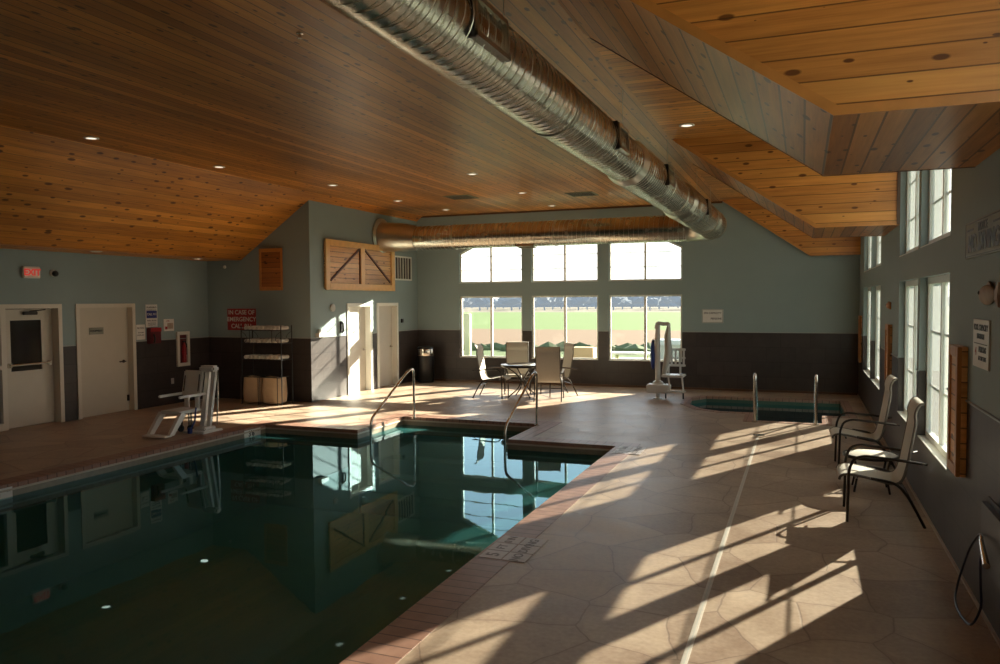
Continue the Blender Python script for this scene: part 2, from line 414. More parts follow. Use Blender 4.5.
def smooth_path(pts, r=.05, n=5):  # round the corners of a polyline
    P = [V(p) for p in pts]; out = [P[0]]
    for i in range(1, len(P) - 1):
        a, b, c = P[i - 1], P[i], P[i + 1]
        d1, d2 = (a - b), (c - b); rr = min(r, d1.length * .45, d2.length * .45)
        p, q = b + d1.normalized() * rr, b + d2.normalized() * rr
        for k in range(n + 1):
            t = k / n; out.append(p * (1 - t) ** 2 + b * 2 * t * (1 - t) + q * t * t)
    out.append(P[-1]); return out
def text_obj(txt, size, origin, u, v, mat, parent, name='lettering', depth=.002, align='CENTER', sx=1., bold=0.):
    cu = bpy.data.curves.new(name, 'FONT'); cu.body = txt; cu.size = size; cu.align_x = align; cu.align_y = 'CENTER'
    cu.extrude = depth; cu.offset = bold; cu.space_line = .95
    t = bpy.data.objects.new(name + '_tmp', cu)
    me = bpy.data.meshes.new_from_object(t)
    bpy.data.objects.remove(t); bpy.data.curves.remove(cu)
    u, v = V(u).normalized(), V(v).normalized(); n = u.cross(v)
    for vt in me.vertices:
        c = vt.co; vt.co = V(origin) + u * c.x * sx + v * c.y + n * c.z
    me.materials.clear(); me.materials.append(M[mat])
    o = bpy.data.objects.new(name, me); COL.objects.link(o); o.parent = parent
    o.matrix_parent_inverse = MAT[parent.name].inverted()
    return o
def board(mb, o, u, v, w, h, t, out=0.):
    """flat board centred at o in plane u,v; thickness t toward normal u x v"""
    u, v = V(u), V(v); n = u.cross(v); o = V(o) + n * out
    mb.poly([o - u * w / 2 - v * h / 2, o + u * w / 2 - v * h / 2, o + u * w / 2 + v * h / 2, o - u * w / 2 + v * h / 2], n * t)
    return mb

# ---------------------------------------------------------------- room dimensions (metres)
XL, XR, YB, YC, XS, YF = -12.35, 1.15, 18.75, 13.85, -9.65, -2.6
ZC, ZS = 4.38, 3.07         # flat ceiling, low soffits
WZ = -.15                   # pool water
POOL = [(-8.7, -2.0), (-2.52, -2.0), (-2.52, 11.1), (-4.2, 11.1), (-4.2, 12.68), (-6.85, 12.68), (-6.85, 11.1), (-8.7, 11.1)]
SPA = [(-2.15, 16.1), (-2.2, 17.0), (-1.95, 17.45), (.73, 17.45), (.76, 15.25), (.34, 15.2), (.32, 14.25), (-.8, 14.25), (-.82, 15.22), (-1.44, 15.22), (-1.85, 15.5)]
def offset_poly(P, d):
    n = len(P); out = []
    area = sum(P[i][0] * P[(i + 1) % n][1] - P[(i + 1) % n][0] * P[i][1] for i in range(n))
    sg = 1 if area > 0 else -1
    for i in range(n):
        a, b, c = V(P[i - 1]).to_3d(), V(P[i]).to_3d(), V(P[(i + 1) % n]).to_3d()
        t1, t2 = (b - a).normalized(), (c - b).normalized()
        n1, n2 = V((t1.y, -t1.x, 0)) * sg, V((t2.y, -t2.x, 0)) * sg
        k = (n1 + n2); k = k / max(.2, (1 + n1.dot(n2)))
        q = b + k * d; out.append((q.x, q.y))
    return out
def ring_mesh(outer, inners, z0, z1):
    mb = MB(); bm = mb.bm; edges = []
    for loop in [outer] + inners:
        vs = [bm.verts.new((x, y, z1)) for x, y in loop]
        for i in range(len(vs)): edges.append(bm.edges.new((vs[i], vs[(i + 1) % len(vs)])))
    bmesh.ops.triangle_fill(bm, edges=edges, use_beauty=True, use_dissolve=False)
    r = bmesh.ops.extrude_face_region(bm, geom=list(bm.faces))
    for g in r['geom']:
        if isinstance(g, bmesh.types.BMVert): g.co.z = z0
    return mb
CO, SCO = offset_poly(POOL, .31), offset_poly(SPA, .16)
room = [(XL - .3, YF - .3), (XR + .3, YF - .3), (XR + .3, YB + .3), (XL - .3, YB + .3)]
ring_mesh(room, [CO, SCO], -.25, 0).make('floor', 'deck', struct=True)

# pool ----------------------------------------------------------------
pool = thing('swimming_pool', 'indoor swimming pool with brick coping and dark green water', 'pool', (-5.6, 5, 0))
ring_mesh(CO, [POOL], -.055, 0.004).make('coping', 'brick', pool, True)
ring_mesh(offset_poly(POOL, .004), [offset_poly(POOL, -.012)], -.075, -.052).make('tile_lip', 'capline', pool, True)
ring_mesh(offset_poly(POOL, .1), [POOL], -.32, -.056).make('waterline_tile', 'wtile', pool, True)
def basin(P, z0, z1, name, parent, floor_z):
    mb = ring_mesh(offset_poly(P, .1), [P], z0, z1)
    mb.make(name, 'basin', parent, True)
basin(POOL, -1.45, -.32, 'basin_wall', pool, -1.45)
mb = MB(); mb.poly([(-8.9, -2.2, -1.5), (-2.3, -2.2, -1.5), (-2.3, 13, -1.5), (-8.9, 13, -1.5)], (0, 0, .1)); mb.make('basin_floor', 'basin', pool, True)
for i in range(4):
    mb = MB(); mb.box((-6.85, 12.68 - .38 * (i + 1), -1.4), (-4.2, 12.68 - .38 * i, -.38 - .25 * i), .01); mb.make('step', 'basin', pool, True)
mb = MB(); vs = [(x, y, WZ) for x, y in POOL]; mb.face(vs); bmesh.ops.triangulate(mb.bm, faces=list(mb.bm.faces)); mb.make('water', 'water', pool, True)

spa = thing('spa_tub', 'small sunken spa tub with green water beside the dark back wall', 'spa', (-.7, 16, 0))
ring_mesh(SCO, [SPA], -.05, .006).make('coping', 'brick', spa, True)
ring_mesh(offset_poly(SPA, .08), [SPA], -.9, -.05).make('basin_wall', 'spa_basin', spa, True)
mb = MB(); mb.poly([(-2.4, 14, -.95), (1, 14, -.95), (1, 17.7, -.95), (-2.4, 17.7, -.95)], (0, 0, .08)); mb.make('basin_floor', 'spa_basin', spa, True)
mb = MB(); mb.box((-1.9, 16.95, -.88), (.74, 17.44, -.45), .02); mb.make('bench', 'spa_basin', spa, True)
mb = MB(); mb.box((-.8, 14.26, -.88), (.32, 14.75, -.35), .02); mb.make('step', 'spa_basin', spa, True)
mb = MB(); mb.face([(x, y, -.12) for x, y in SPA]); bmesh.ops.triangulate(mb.bm, faces=list(mb.bm.faces)); mb.make('water', 'spa_water', spa, True)
mb = MB(); mb.lathe([(.09, 0), (.09, .02), (.05, .03)], (-.45, 16.6, -.868), 16); mb.make('underwater_light', 'lamp', spa, True)

# ---------------------------------------------------------------- walls with openings
def wall(name, plane, c, th, u0, u1, z0, z1, holes, extra=None):
    """plane 'X': wall in x=c, u=y ; 'Y': wall in y=c, u=x ; th signed thickness away from the room"""
    us = sorted({u0, u1} | {h[0] for h in holes} | {h[1] for h in holes}); zs = sorted({z0, z1} | {h[2] for h in holes} | {h[3] for h in holes})
    mb = MB()
    for i in range(len(us) - 1):
        run = None
        for k in range(len(zs) - 1):
            um, zm = (us[i] + us[i + 1]) / 2, (zs[k] + zs[k + 1]) / 2
            solid = not any(h[0] < um < h[1] and h[2] < zm < h[3] for h in holes)
            if solid: run = (run[0], zs[k + 1]) if run else (zs[k], zs[k + 1])
            if (not solid or k == len(zs) - 2) and run:
                a, b = (c, c + th) if th > 0 else (c + th, c)
                if plane == 'X': mb.box((a, us[i], run[0]), (b, us[i + 1], run[1]))
                else: mb.box((us[i], a, run[0]), (us[i + 1], b, run[1]))
                run = None
    for pts, vec in (extra or []): mb.poly(pts, vec)
    return mb.make(name, 'wall', struct=True)

BW = [(-8.42, -6.67), (-6.42, -4.69), (-4.43, -2.66)]
ZL = (.64, 2.24); ZU = (2.58, 3.85)
holes = []
for a, b in BW: holes += [(a, b, *ZL), (a, b, *ZU)]
ch = []
a, b = BW[0]; ch.append(([(a, YB, 3.37), (a, YB, 3.85), (a + 1.02, YB, 3.85)], (0, .22, 0)))
a, b = BW[2]; ch.append(([(b, YB, 3.37), (b, YB, 3.85), (b - 1.02, YB, 3.85)], (0, .22, 0)))
wall('wall_back', 'Y', YB, .22, XS - .3, XR + .3, 0, 4.7, holes, ch)
RW = [(7.5, 9.28), (9.46, 11.2), (13.75, 15.5), (15.68, 17.43), (.5, 2.27), (2.45, 4.2)]
ZLR = (.66, 2.34); ZUR = (2.65, 4.0)
holes = []
for a, b in RW: holes += [(a, b, *ZLR), (a, b, *ZUR)]
wall('wall_right', 'X', XR, .2, YF, YB, 0, 4.7, holes)
wall('wall_left', 'X', XL, -.22, YF, YC + .2, 0, 4.7, [(8.0, 10.1, -.01, 2.06), (10.5, 11.74, -.01, 2.06)])
wall('wall_corner', 'Y', YC, .2, XL, XS - .0, 0, 4.7, [])
wall('wall_inner', 'X', XS, -.2, YC + .2, YB + .2, 0, 4.7, [(15.3, 16.28, -.01, 2.03), (16.64, 17.58, -.01, 2.03)])
mb = MB(); mb.box((XL - .2, YF - .2, 0), (XR + .2, YF, 4.7)); mb.make('wall_front', 'wall', struct=True)

# chair rail trims and base trims
def trim(lo, hi, mat='capline', bev=.003):
    mb = MB(); mb.box(lo, hi, bev); trim.n += 1; mb.make('trim_%d' % trim.n, mat, struct=True)
trim.n = 0
def trim_runs_Y(y, x0, x1, gaps, z0, z1, d):
    x = x0
    for a, b in sorted(gaps) + [(x1, x1)]:
        if a > x: trim((x, y - d, z0), (a, y, z1))
        x = max(x, b)
def trim_runs_X(xw, y0, y1, gaps, z0, z1, d):
    y = y0
    for a, b in sorted(gaps) + [(y1, y1)]:
        if a > y: trim((min(xw, xw + d), y, z0), (max(xw, xw + d), a, z1))
        y = max(y, b)
M['rail'] = simple('pale tile cap', (.33, .36, .35), .35)
def trimr(*a): trim(*a, mat='rail')
_t = trim
def trim(lo, hi, mat='rail', bev=.003): 
    mb = MB(); mb.box(lo, hi, bev); _t.n += 1; mb.make('trim_%d' % _t.n, mat, struct=True)
trim_runs_Y(YB, XS, XR, BW, 1.35, 1.368, .012)
trim_runs_X(XR, YF, YB, RW, 1.35, 1.368, -.012)
trim_runs_X(XL, YF, YC, [(7.9, 10.16), (10.44, 11.8)], 1.35, 1.368, .012)
trim_runs_Y(YC, XL, XS, [], 1.35, 1.368, .012)
trim_runs_X(XS, YC, YB, [(15.24, 16.34), (16.58, 17.64)], 1.35, 1.368, .012)
mb = MB(); mb.box((XR - .018, YF, 0), (XR, YB, .02)); mb.make('baseboard_right', 'capline', struct=True)
mb = MB(); mb.box((XS, YB - .014, 0), (XR, YB, .05)); mb.make('baseboard_back', 'trimdark', struct=True)

# ---------------------------------------------------------------- ceiling
def ybox(prof, y0, y1, name, mat):
    mb = MB(); mb.poly([(x, y0, z) for x, z in prof], (0, y1 - y0, 0)); return mb.make(name, mat, struct=True)
XA, XB_ = -9.46, -11.42
ybox([(XA, ZC), (-1.75, ZC), (-1.75, ZC + .12), (XA, ZC + .12)], YF, YB, 'ceiling', 'ceil_y')
ybox([(XB_, ZS - .03), (XA, ZC), (XA, ZC + .12), (XB_, ZS + .12)], YF, YB, 'ceiling', 'ceil_low')
ybox([(XL, ZS - .03), (XB_, ZS - .03), (XB_, ZS + .12), (XL, ZS + .12)], YF, YB, 'ceiling', 'ceil_low')
ybox([(-1.75, ZC), (XR + .02, ZC), (XR + .02, ZC + .12), (-1.75, ZC + .12)], YF, YB, 'ceiling', 'dormer')
XF = .14
def bulkhead(y0, y1, both=True):
    prof = [(-1.76, ZC + .01), (XF, ZS), (XR, ZS), (XR, ZC + .01)]
    ybox(prof, y0 + .02, y1 - .02, 'ceiling', 'ceil_y')
    ybox(prof, y0, y0 + .02, 'ceiling', 'cheek')
    if both: ybox(prof, y1 - .02, y1, 'ceiling', 'cheek')
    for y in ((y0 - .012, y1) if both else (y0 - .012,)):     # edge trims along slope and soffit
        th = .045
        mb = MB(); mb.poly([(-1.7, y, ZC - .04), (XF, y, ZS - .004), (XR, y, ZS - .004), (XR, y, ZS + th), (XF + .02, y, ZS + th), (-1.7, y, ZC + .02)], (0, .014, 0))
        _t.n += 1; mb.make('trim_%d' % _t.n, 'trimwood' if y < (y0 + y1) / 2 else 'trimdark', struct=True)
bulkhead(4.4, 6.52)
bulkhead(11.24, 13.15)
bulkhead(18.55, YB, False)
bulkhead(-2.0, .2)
# dark corner trims where bulkhead cheeks meet the wall
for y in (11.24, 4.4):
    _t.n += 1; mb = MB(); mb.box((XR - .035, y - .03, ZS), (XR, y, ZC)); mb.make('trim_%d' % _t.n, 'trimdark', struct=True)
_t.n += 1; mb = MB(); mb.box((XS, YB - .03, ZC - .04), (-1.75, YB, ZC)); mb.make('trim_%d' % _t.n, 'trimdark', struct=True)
# ---------------------------------------------------------------- windows
WN = [0]
def inset(poly, d):
    return offset_poly(poly, -d)
def window(plane, c, out, poly, mat_glass, muntins, fw=.042, rec=.07, dp=.05):
    WN[0] += 1; nm = 'window_%d' % WN[0]
    us = [p[0] for p in poly]; zs = [p[1] for p in poly]; u0, u1, z0, z1 = min(us), max(us), min(zs), max(zs)
    if plane == 'Y': to = lambda u, z, d: V((u, c + out * d, z)); vec = V((0, out, 0))
    else: to = lambda u, z, d: V((c + out * d, u, z)); vec = V((out, 0, 0))
    t = thing(nm, '', '', to((u0 + u1) / 2, z0, 0), struct=True)
    mb = MB(); q = inset(poly, fw); n = len(poly)
    for i in range(n):
        k = (i + 1) % n
        mb.poly([to(*poly[i], rec), to(*poly[k], rec), to(*q[k], rec), to(*q[i], rec)], vec * dp)
    um = (u0 + u1) / 2
    # central mullion, clipped to the outline
    def zat(u):
        zz = []
        for i in range(n):
            a, b = poly[i], poly[(i + 1) % n]
            if (a[0] - u) * (b[0] - u) <= 0 and a[0] != b[0]: zz.append(a[1] + (b[1] - a[1]) * (u - a[0]) / (b[0] - a[0]))
        return min(zz), max(zz)
    mb.make('frame', 'frame', t, True)
    lo, hi = zat(um)
    w = .028
    m2 = MB(); m2.poly([to(um - w, lo + fw, rec + .001), to(um + w, lo + fw, rec + .001), to(um + w, hi - fw, rec + .001), to(um - w, hi - fw, rec + .001)], vec * (dp - .002)); m2.make('mullion', 'frame', t, True)
    if muntins:
        m3 = MB()
        for z in muntins:
            # extents at this height
            xs = []
            for i in range(n):
                a, b = q[i], q[(i + 1) % n]
                if (a[1] - z) * (b[1] - z) <= 0 and a[1] != b[1]: xs.append(a[0] + (b[0] - a[0]) * (z - a[1]) / (b[1] - a[1]))
            x0, x1 = min(xs), max(xs)
            m3.poly([to(x0, z - .011, rec + .03), to(x1, z - .011, rec + .03), to(x1, z + .011, rec + .03), to(x0, z + .011, rec + .03)], vec * .008)
        m3.make('muntin_grid', 'thermo', t, True)
    g = MB(); g.poly([to(*p, rec + .022) for p in inset(poly, fw * .6)], vec * .006); g.make('pane', mat_glass, t, True)
    # white sill board
    s = MB(); s.poly([to(u0, z0, -.004), to(u1, z0, -.004), to(u1, z0, rec), to(u0, z0, rec)], (0, 0, .012)); s.make('sill', 'frame', t, True)
    return t
for i, (a, b) in enumerate(BW):
    window('Y', YB, 1, [(a, ZL[0]), (b, ZL[0]), (b, ZL[1]), (a, ZL[1])], 'glass', None)
    if i == 0: P = [(a, ZU[0]), (b, ZU[0]), (b, ZU[1]), (a + 1.02, ZU[1]), (a, 3.37)]
    elif i == 2: P = [(a, ZU[0]), (b, ZU[0]), (b, 3.37), (b - 1.02, ZU[1]), (a, ZU[1])]
    else: P = [(a, ZU[0]), (b, ZU[0]), (b, ZU[1]), (a, ZU[1])]
    window('Y', YB, 1, P, 'glass', [2.92, 3.27, 3.6])
for (a, b) in RW:
    window('X', XR, 1, [(a, ZLR[0]), (b, ZLR[0]), (b, ZLR[1]), (a, ZLR[1])], 'glass_hazy', [1.22, 1.78], fw=.07)
    window('X', XR, 1, [(a, ZUR[0]), (b, ZUR[0]), (b, ZUR[1]), (a, ZUR[1])], 'glass_hazy', [3.1, 3.55], fw=.07)

# ---------------------------------------------------------------- doors
def door(idx, plane, c, out, u0, u1, ztop, leafmat, framemat, leaf=None, rec=.13, jamb=.055):
    d = thing('door_%d' % idx, '', '', (c, (u0 + u1) / 2, 0), struct=True)
    to = lambda u, z, k: V((c + out * k, u, z)); vec = V((out, 0, 0))
    fr = MB()
    for a, b, z0, z1 in ((u0 - jamb, u0 + .02, 0, ztop + jamb), (u1 - .02, u1 + jamb, 0, ztop + jamb), (u0 + .02, u1 - .02, ztop - .02, ztop + jamb)):
        fr.poly([to(a, z0, -.022), to(b, z0, -.022), to(b, z1, -.022), to(a, z1, -.022)], vec * .022)
    for a, b, z0, z1 in ((u0, u0 + .02, 0, ztop - .02), (u1 - .02, u1, 0, ztop - .02), (u0, u1, ztop - .02, ztop)):
        fr.poly([to(a, z0, 0), to(b, z0, 0), to(b, z1, 0), to(a, z1, 0)], vec * (rec + .05))
    fr.make('door_frame', framemat, d, True)
    return d, to, vec
# door 2: plain door with plate on the left wall
d, to, vec = door(2, 'X', XL, -1, 10.5, 11.74, 2.06, 'door', 'doorframe')
mb = MB(); mb.poly([to(10.5, .0, .11), to(11.74, .0, .11), to(11.74, 2.06, .11), to(10.5, 2.06, .11)], vec * .045); leaf = mb.make('door_leaf', 'door', d, True)
mb = MB(); mb.tube([(XL - .11, 11.6, .98), (XL - .05, 11.6, .98), (XL - .05, 11.46, .98)], .011); mb.lathe([(.03, -.112), (.03, -.1)], (XL, 11.6, .98), 14, 'X'); mb.make('handle', 'bronze', d, True, True)
for z in (.25,):
    mb = MB(); mb.box((XL - .11, 11.66, z - .06), (XL - .09, 11.71, z + .06), .004); mb.make('hinge', 'bronze', d, True)
pl = thing('name_plate', 'small engraved plate mounted on the cream door with the lever handle', 'sign', (XL - .108, 10.98, 1.6))
mb = MB(); board(mb, (XL - .108, 10.98, 1.6), (0, 1, 0), (0, 0, 1), .32, .13, .008); mb.make('plate', 'signgrey', pl, True)
text_obj('EQUIPMENT', .05, (XL - .0975, 10.98, 1.6), (0, 1, 0), (0, 0, 1), 'signblack', pl)
# door 1: half glazed leaf plus sidelight
d, to, vec = door(1, 'X', XL, -1, 8.0, 10.1, 2.06, 'door', 'doorframe')
mb = MB()
for a, b, z0, z1 in ((9.17, 9.28, .015, 2.03), (9.86, 10.07, .015, 2.03), (9.28, 9.86, .015, .97), (9.28, 9.86, 1.84, 2.03)):
    mb.poly([to(a, z0, .13), to(b, z0, .13), to(b, z1, .13), to(a, z1, .13)], vec * .045)
mb.make('door_leaf', 'door', d, True)
mb = MB(); mb.poly([to(9.28, .97, .15), to(9.86, .97, .15), to(9.86, 1.84, .15), to(9.28, 1.84, .15)], vec * .01); mb.make('pane', 'glass_dark', d, True)
mb = MB()
for a, b, z0, z1 in ((9.08, 9.17, 0, 2.04), (8.02, 9.08, .0, .12), (8.02, 9.08, 1.02, 1.09), (8.02, 9.08, 1.98, 2.04), (8.02, 8.1, .12, 1.98)):
    mb.poly([to(a, z0, .08), to(b, z0, .08), to(b, z1, .08), to(a, z1, .08)], vec * .08)
mb.make('sidelight_frame', 'doorframe', d, True)
mb = MB(); mb.poly([to(8.1, .12, .12), to(9.08, .12, .12), to(9.08, 1.98, .12), to(8.1, 1.98, .12)], vec * .01); mb.make('sidelight_pane', M['glass'], d, True)
mb = MB(); mb.tube([(XL - .07, 9.22, 1.08), (XL - .07, 9.98, 1.08)], .02); mb.box((XL - .13, 9.2, 1.04), (XL - .06, 9.26, 1.12), .01); mb.box((XL - .13, 9.94, 1.04), (XL - .06, 10.0, 1.12), .01); mb.make('push_bar', 'steel', d, True)
mb = MB(); mb.box((XL - .13, 9.5, 1.93), (XL - .07, 9.76, 1.99), .01); mb.tube([(XL - .07, 9.6, 1.99), (XL - .02, 9.86, 2.02)], .01); mb.make('door_closer', 'bronze', d, True)
mb = MB(); mb.box((XL - 1.6, 7.9, 0), (XL - 1.55, 10.3, 2.5)); mb.box((XL - 1.6, 7.6, 0), (XL - .22, 7.8, 2.5)); mb.box((XL - 1.6, 10.2, 0), (XL - .22, 10.4, 2.5)); mb.box((XL - 1.6, 7.6, 2.3), (XL - .22, 10.4, 2.4)); mb.box((XL - 1.6, 7.6, -.1), (XL - .22, 10.4, 0)); mb.make('wall_corridor', 'vest', struct=True)
# doors 3, 4 on the inner wall
for idx, (a, b), hd in ((3, (15.3, 16.28), 0), (4, (16.64, 17.58), 1)):
    d, to, vec = door(idx, 'X', XS, -1, a, b, 2.03, 'door_lit', 'frame', rec=.13)
    mb = MB(); mb.poly([to(a, .0, .13), to(b, .0, .13), to(b, 2.03, .13), to(a, 2.03, .13)], vec * .04); mb.make('door_leaf', 'door_lit', d, True)
    mb = MB(); mb.tube([(XS - .13, b - .12, .98), (XS - .07, b - .12, .98), (XS - .07, b - .24, .98)], .011); mb.lathe([(.03, -.132), (.03, -.12)], (XS, b - .12, .98), 14, 'X'); mb.make('handle', 'steel', d, True, True)

# ---------------------------------------------------------------- ductwork
DX, DZ, DR, DY = -1.74, 3.64, .285, 16.95
duct = thing('spiral_air_duct', 'long silver spiral duct hanging under the ceiling with an elbow at the window wall', 'duct', (DX, 8, DZ))
er = .55
def dprof(y):   # centre x and radius of the tapering run
    t = max(0., min(1., (16.4 - y) / 12.)); r = .285 if y > 12.2 else (.255 if y > 8.6 else .225)
    return DX - .13 * t, r
def helix(p0, p1, r0, r1, pitch=.105, seg=28):
    p0, p1 = V(p0), V(p1); ax = (p1 - p0); ln = ax.length; ax.normalize(); up = V((0, 0, 1)); sd_ = ax.cross(up)
    n = int(ln / pitch * seg); pts = []
    for i in range(n + 1):
        t = i / n; a = 2 * PI * i / seg; r = r0 + (r1 - r0) * t
        pts.append(p0 + ax * ln * t + (sd_ * math.cos(a) + up * math.sin(a)) * (r + .0003))
    mb = MB(); mb.tube(pts, .0036, 4); return mb
def dring(c, axis, r, w):
    mb = MB(); h = w / 2
    mb.lathe([(r - .01, -h), (r, -h), (r, h), (r - .01, h)], c, 40, axis, cap=False); return mb
for y0, y1 in ((YF + .02, 8.45), (8.6, 12.05), (12.2, DY - er)):
    ys = [y0 + (y1 - y0) * i / 6 for i in range(7)]
    mb = MB(); mb.tube([(dprof(y)[0], y, DZ) for y in ys], 0, 40, radii=[dprof(y0 + .01)[1] if y1 < 12.1 else DR] * 7); mb.make('main_pipe', 'galv_y', duct, True, True)
    rr = dprof(y0 + .01)[1] if y1 < 12.1 else DR
    helix((dprof(y0)[0], y0, DZ), (dprof(y1)[0], y1, DZ), rr, rr).make('spiral_seam', 'galv', duct, True, True)
for y, ra, rb in ((8.45, .225, .255), (12.05, .255, .285)):
    mb = MB(); mb.tube([(dprof(y)[0], y - .01, DZ), (dprof(y + .15)[0], y + .16, DZ)], 0, 40, radii=[ra + .003, rb + .003]); mb.make('reducer', 'galv', duct, True, True)
mb = MB(); mb.tube([(DX - er + er * math.cos(a), DY - er + er * math.sin(a), DZ) for a in [PI / 2 * i / 12 for i in range(13)]], DR, 40); mb.make('elbow', 'galv', duct, True, True)
mb = MB(); mb.tube([(x, DY, DZ) for x in [DX - er, -4, -5, -6, -7, -8, -8.7]], DR, 40); mb.make('branch_pipe', 'galv_x', duct, True, True)
helix((DX - er, DY, DZ), (-8.7, DY, DZ), DR, DR).make('spiral_seam', 'galv', duct, True, True)
mb = MB(); mb.tube([(-8.7, DY, DZ), (-9.0, DY, DZ + .03), (XS + .01, DY - .1, DZ + .06)], 0, 40, radii=[DR, .34, .36]); mb.make('branch_inlet', 'galv', duct, True, True)
for y in (1.2, 5.9, 15.0, DY - er): dring((dprof(y)[0], y, DZ), 'Y', dprof(y)[1] + .01, .05).make('joint_band', 'galv', duct, True, True)
for x in (DX - er, -5.2, -7.7): dring((x, DY, DZ), 'X', DR + .01, .05).make('joint_band', 'galv', duct, True, True)
mb = MB(); mb.lathe([(.34, 0), (.45, 0), (.45, .03), (.36, .06)], (XS, DY - .1, DZ + .06), 40, 'X', cap=False); mb.make('wall_flange', 'galv', duct, True, True)
for y in (4.9, 8.4, 11.2, 14.2, 16.2):
    mb = MB(); mb.tube([(dprof(y)[0], y, DZ + dprof(y)[1] - .01), (dprof(y)[0], y, ZC)], .003, 6); mb.make('hanger', 'galv', duct, True)
def grille(y, ang, ln=.5, axis='Y', x=None):
    # saddle grille on the duct, face normal at angle ang from +X (about duct axis)
    if axis == 'Y':
        c = V((dprof(y)[0], y, DZ)); n = V((math.cos(ang), 0, math.sin(ang))); t = V((0, 1, 0)); s = n.cross(t)
    else:
        c = V((x, DY, DZ)); n = V((0, math.cos(ang), math.sin(ang))); t = V((1, 0, 0)); s = n.cross(t)
    o = c + n * ((dprof(y)[1] if axis == 'Y' else DR) - .05)
    mb = MB(); w = .24
    def q(a, b, d): return o + t * a + s * b + n * d
    L2 = ln / 2
    for (a0, a1, b0, b1) in ((-L2, L2, -w / 2, -w / 2 + .03), (-L2, L2, w / 2 - .03, w / 2), (-L2, -L2 + .03, -w / 2, w / 2), (L2 - .03, L2, -w / 2, w / 2)):
        mb.poly([q(a0, b0, -.02), q(a1, b0, -.02), q(a1, b1, -.02), q(a0, b1, -.02)], n * .09)
    g = mb.make('supply_grille', 'galv', duct, True)
    mb = MB()
    k = int(ln / .03)
    for i in range(1, k):
        a = -L2 + ln * i / k
        mb.poly([q(a, -w / 2 + .03, .02), q(a + .005, -w / 2 + .03, .02), q(a + .005, w / 2 - .03, .02), q(a, w / 2 - .03, .02)], n * .03)
    o2 = mb.make('louvers', 'galv', g, True)
    mb = MB(); mb.poly([q(-L2 + .02, -w / 2 + .02, 0), q(L2 - .02, -w / 2 + .02, 0), q(L2 - .02, w / 2 - .02, 0), q(-L2 + .02, w / 2 - .02, 0)], n * .01)
    o3 = mb.make('opening', 'ventdark', g, True)
    mb = MB(); mb.poly([q(-L2 - .02, -w / 2 - .01, -.02), q(-L2 - .002, -w / 2 - .01, -.02), q(-L2 - .002, w / 2 + .01, -.02), q(-L2 - .02, w / 2 + .01, -.02)], n * .078)
    o4 = mb.make('damper_gasket', 'black', g, True)
for y, ln in ((4.12, .5), (7.42, .42), (9.95, .42), (13.6, .36)): grille(y, math.radians(4), ln)
grille(0, math.radians(-100), .42, 'X', x=-5.9)
gr0 = None

# ---------------------------------------------------------------- recessed lights
def downlight(x, y, z, label, group, spot=0.):
    t = thing('recessed_light', label, 'ceiling light', (x, y, z), 0, group)
    mb = MB(); mb.lathe([(.075, 0), (.1, 0), (.1, -.008), (.075, -.014)], (0, 0, 0), 28, cap=False); mb.make('trim_ring', 'white', t, smooth=True)
    mb = MB(); mb.lathe([(.076, -.004), (.03, -.006)], (0, 0, 0), 24); mb.make('lens', 'lamp' if z < 4 else 'lamp_dim', t)
    if spot:
        ld = bpy.data.lights.new('can_light', 'SPOT'); ld.energy = spot; ld.color = (1, .84, .62); ld.spot_size = math.radians(115); ld.spot_blend = .6; ld.shadow_soft_size = .06
        lo = bpy.data.objects.new('can_light', ld); COL.objects.link(lo); lo.parent = t; lo.location = (0, 0, -.03)
GA = 'lights in the flat wood ceiling'
for x, y in ((-9.07, 8.0), (-9.07, 10.5), (-8.5, 13.0), (-8.5, 15.6), (-5.5, 12.85), (-5.5, 15.5), (-5.6, 17.9), (-8.25, 17.6)):
    downlight(x, y, ZC, 'small round recessed light in the flat main wood ceiling', GA, 4.)
for x, y in ((-11.6, 10.27), (-11.75, 12.9)):
    downlight(x, y, ZS - .03, 'small recessed light in the low wood soffit above the left wall', 'lights in the low left soffit', 1.5)
downlight(-1.42, 10.38, ZC, 'single recessed light in the dormer ceiling right of the duct', None, 5.)
for x, y, l in ((-3.95, 5.58, 'tiny sprinkler head in the ceiling left of the near duct'), (-8.2, 11.4, 'tiny sprinkler head in the ceiling over the pool, right of the left lights')):
    t = thing('sprinkler_head', l, 'sprinkler', (x, y, ZC)); mb = MB(); mb.lathe([(.03, 0), (.03, -.01), (.012, -.014), (.012, -.04), (.022, -.045)], (0, 0, 0), 14); mb.make('head', 'steel', t, smooth=True)
t = thing('security_camera', 'small dome security camera on the left wall right of the exit sign', 'camera', (XL, 10.0, 2.66))
mb = MB(); mb.lathe([(.06, 0), (.06, .03), (.03, .05)], (0, 0, 0), 18, 'X'); mb.make('mount', 'white', t, smooth=True)
mb = MB(); mb.ball((.075, .0, -.01), .055, .055, .055); mb.make('dome', 'black', t, smooth=True)
t = thing('smoke_detector', 'small white round sensor high on the corner wall', 'sensor', (-11.86, YC, 2.9))
mb = MB(); mb.lathe([(.035, 0), (.035, -.02), (.02, -.03)], (0, 0, 0), 18, 'Y'); mb.make('body', 'white', t, smooth=True)

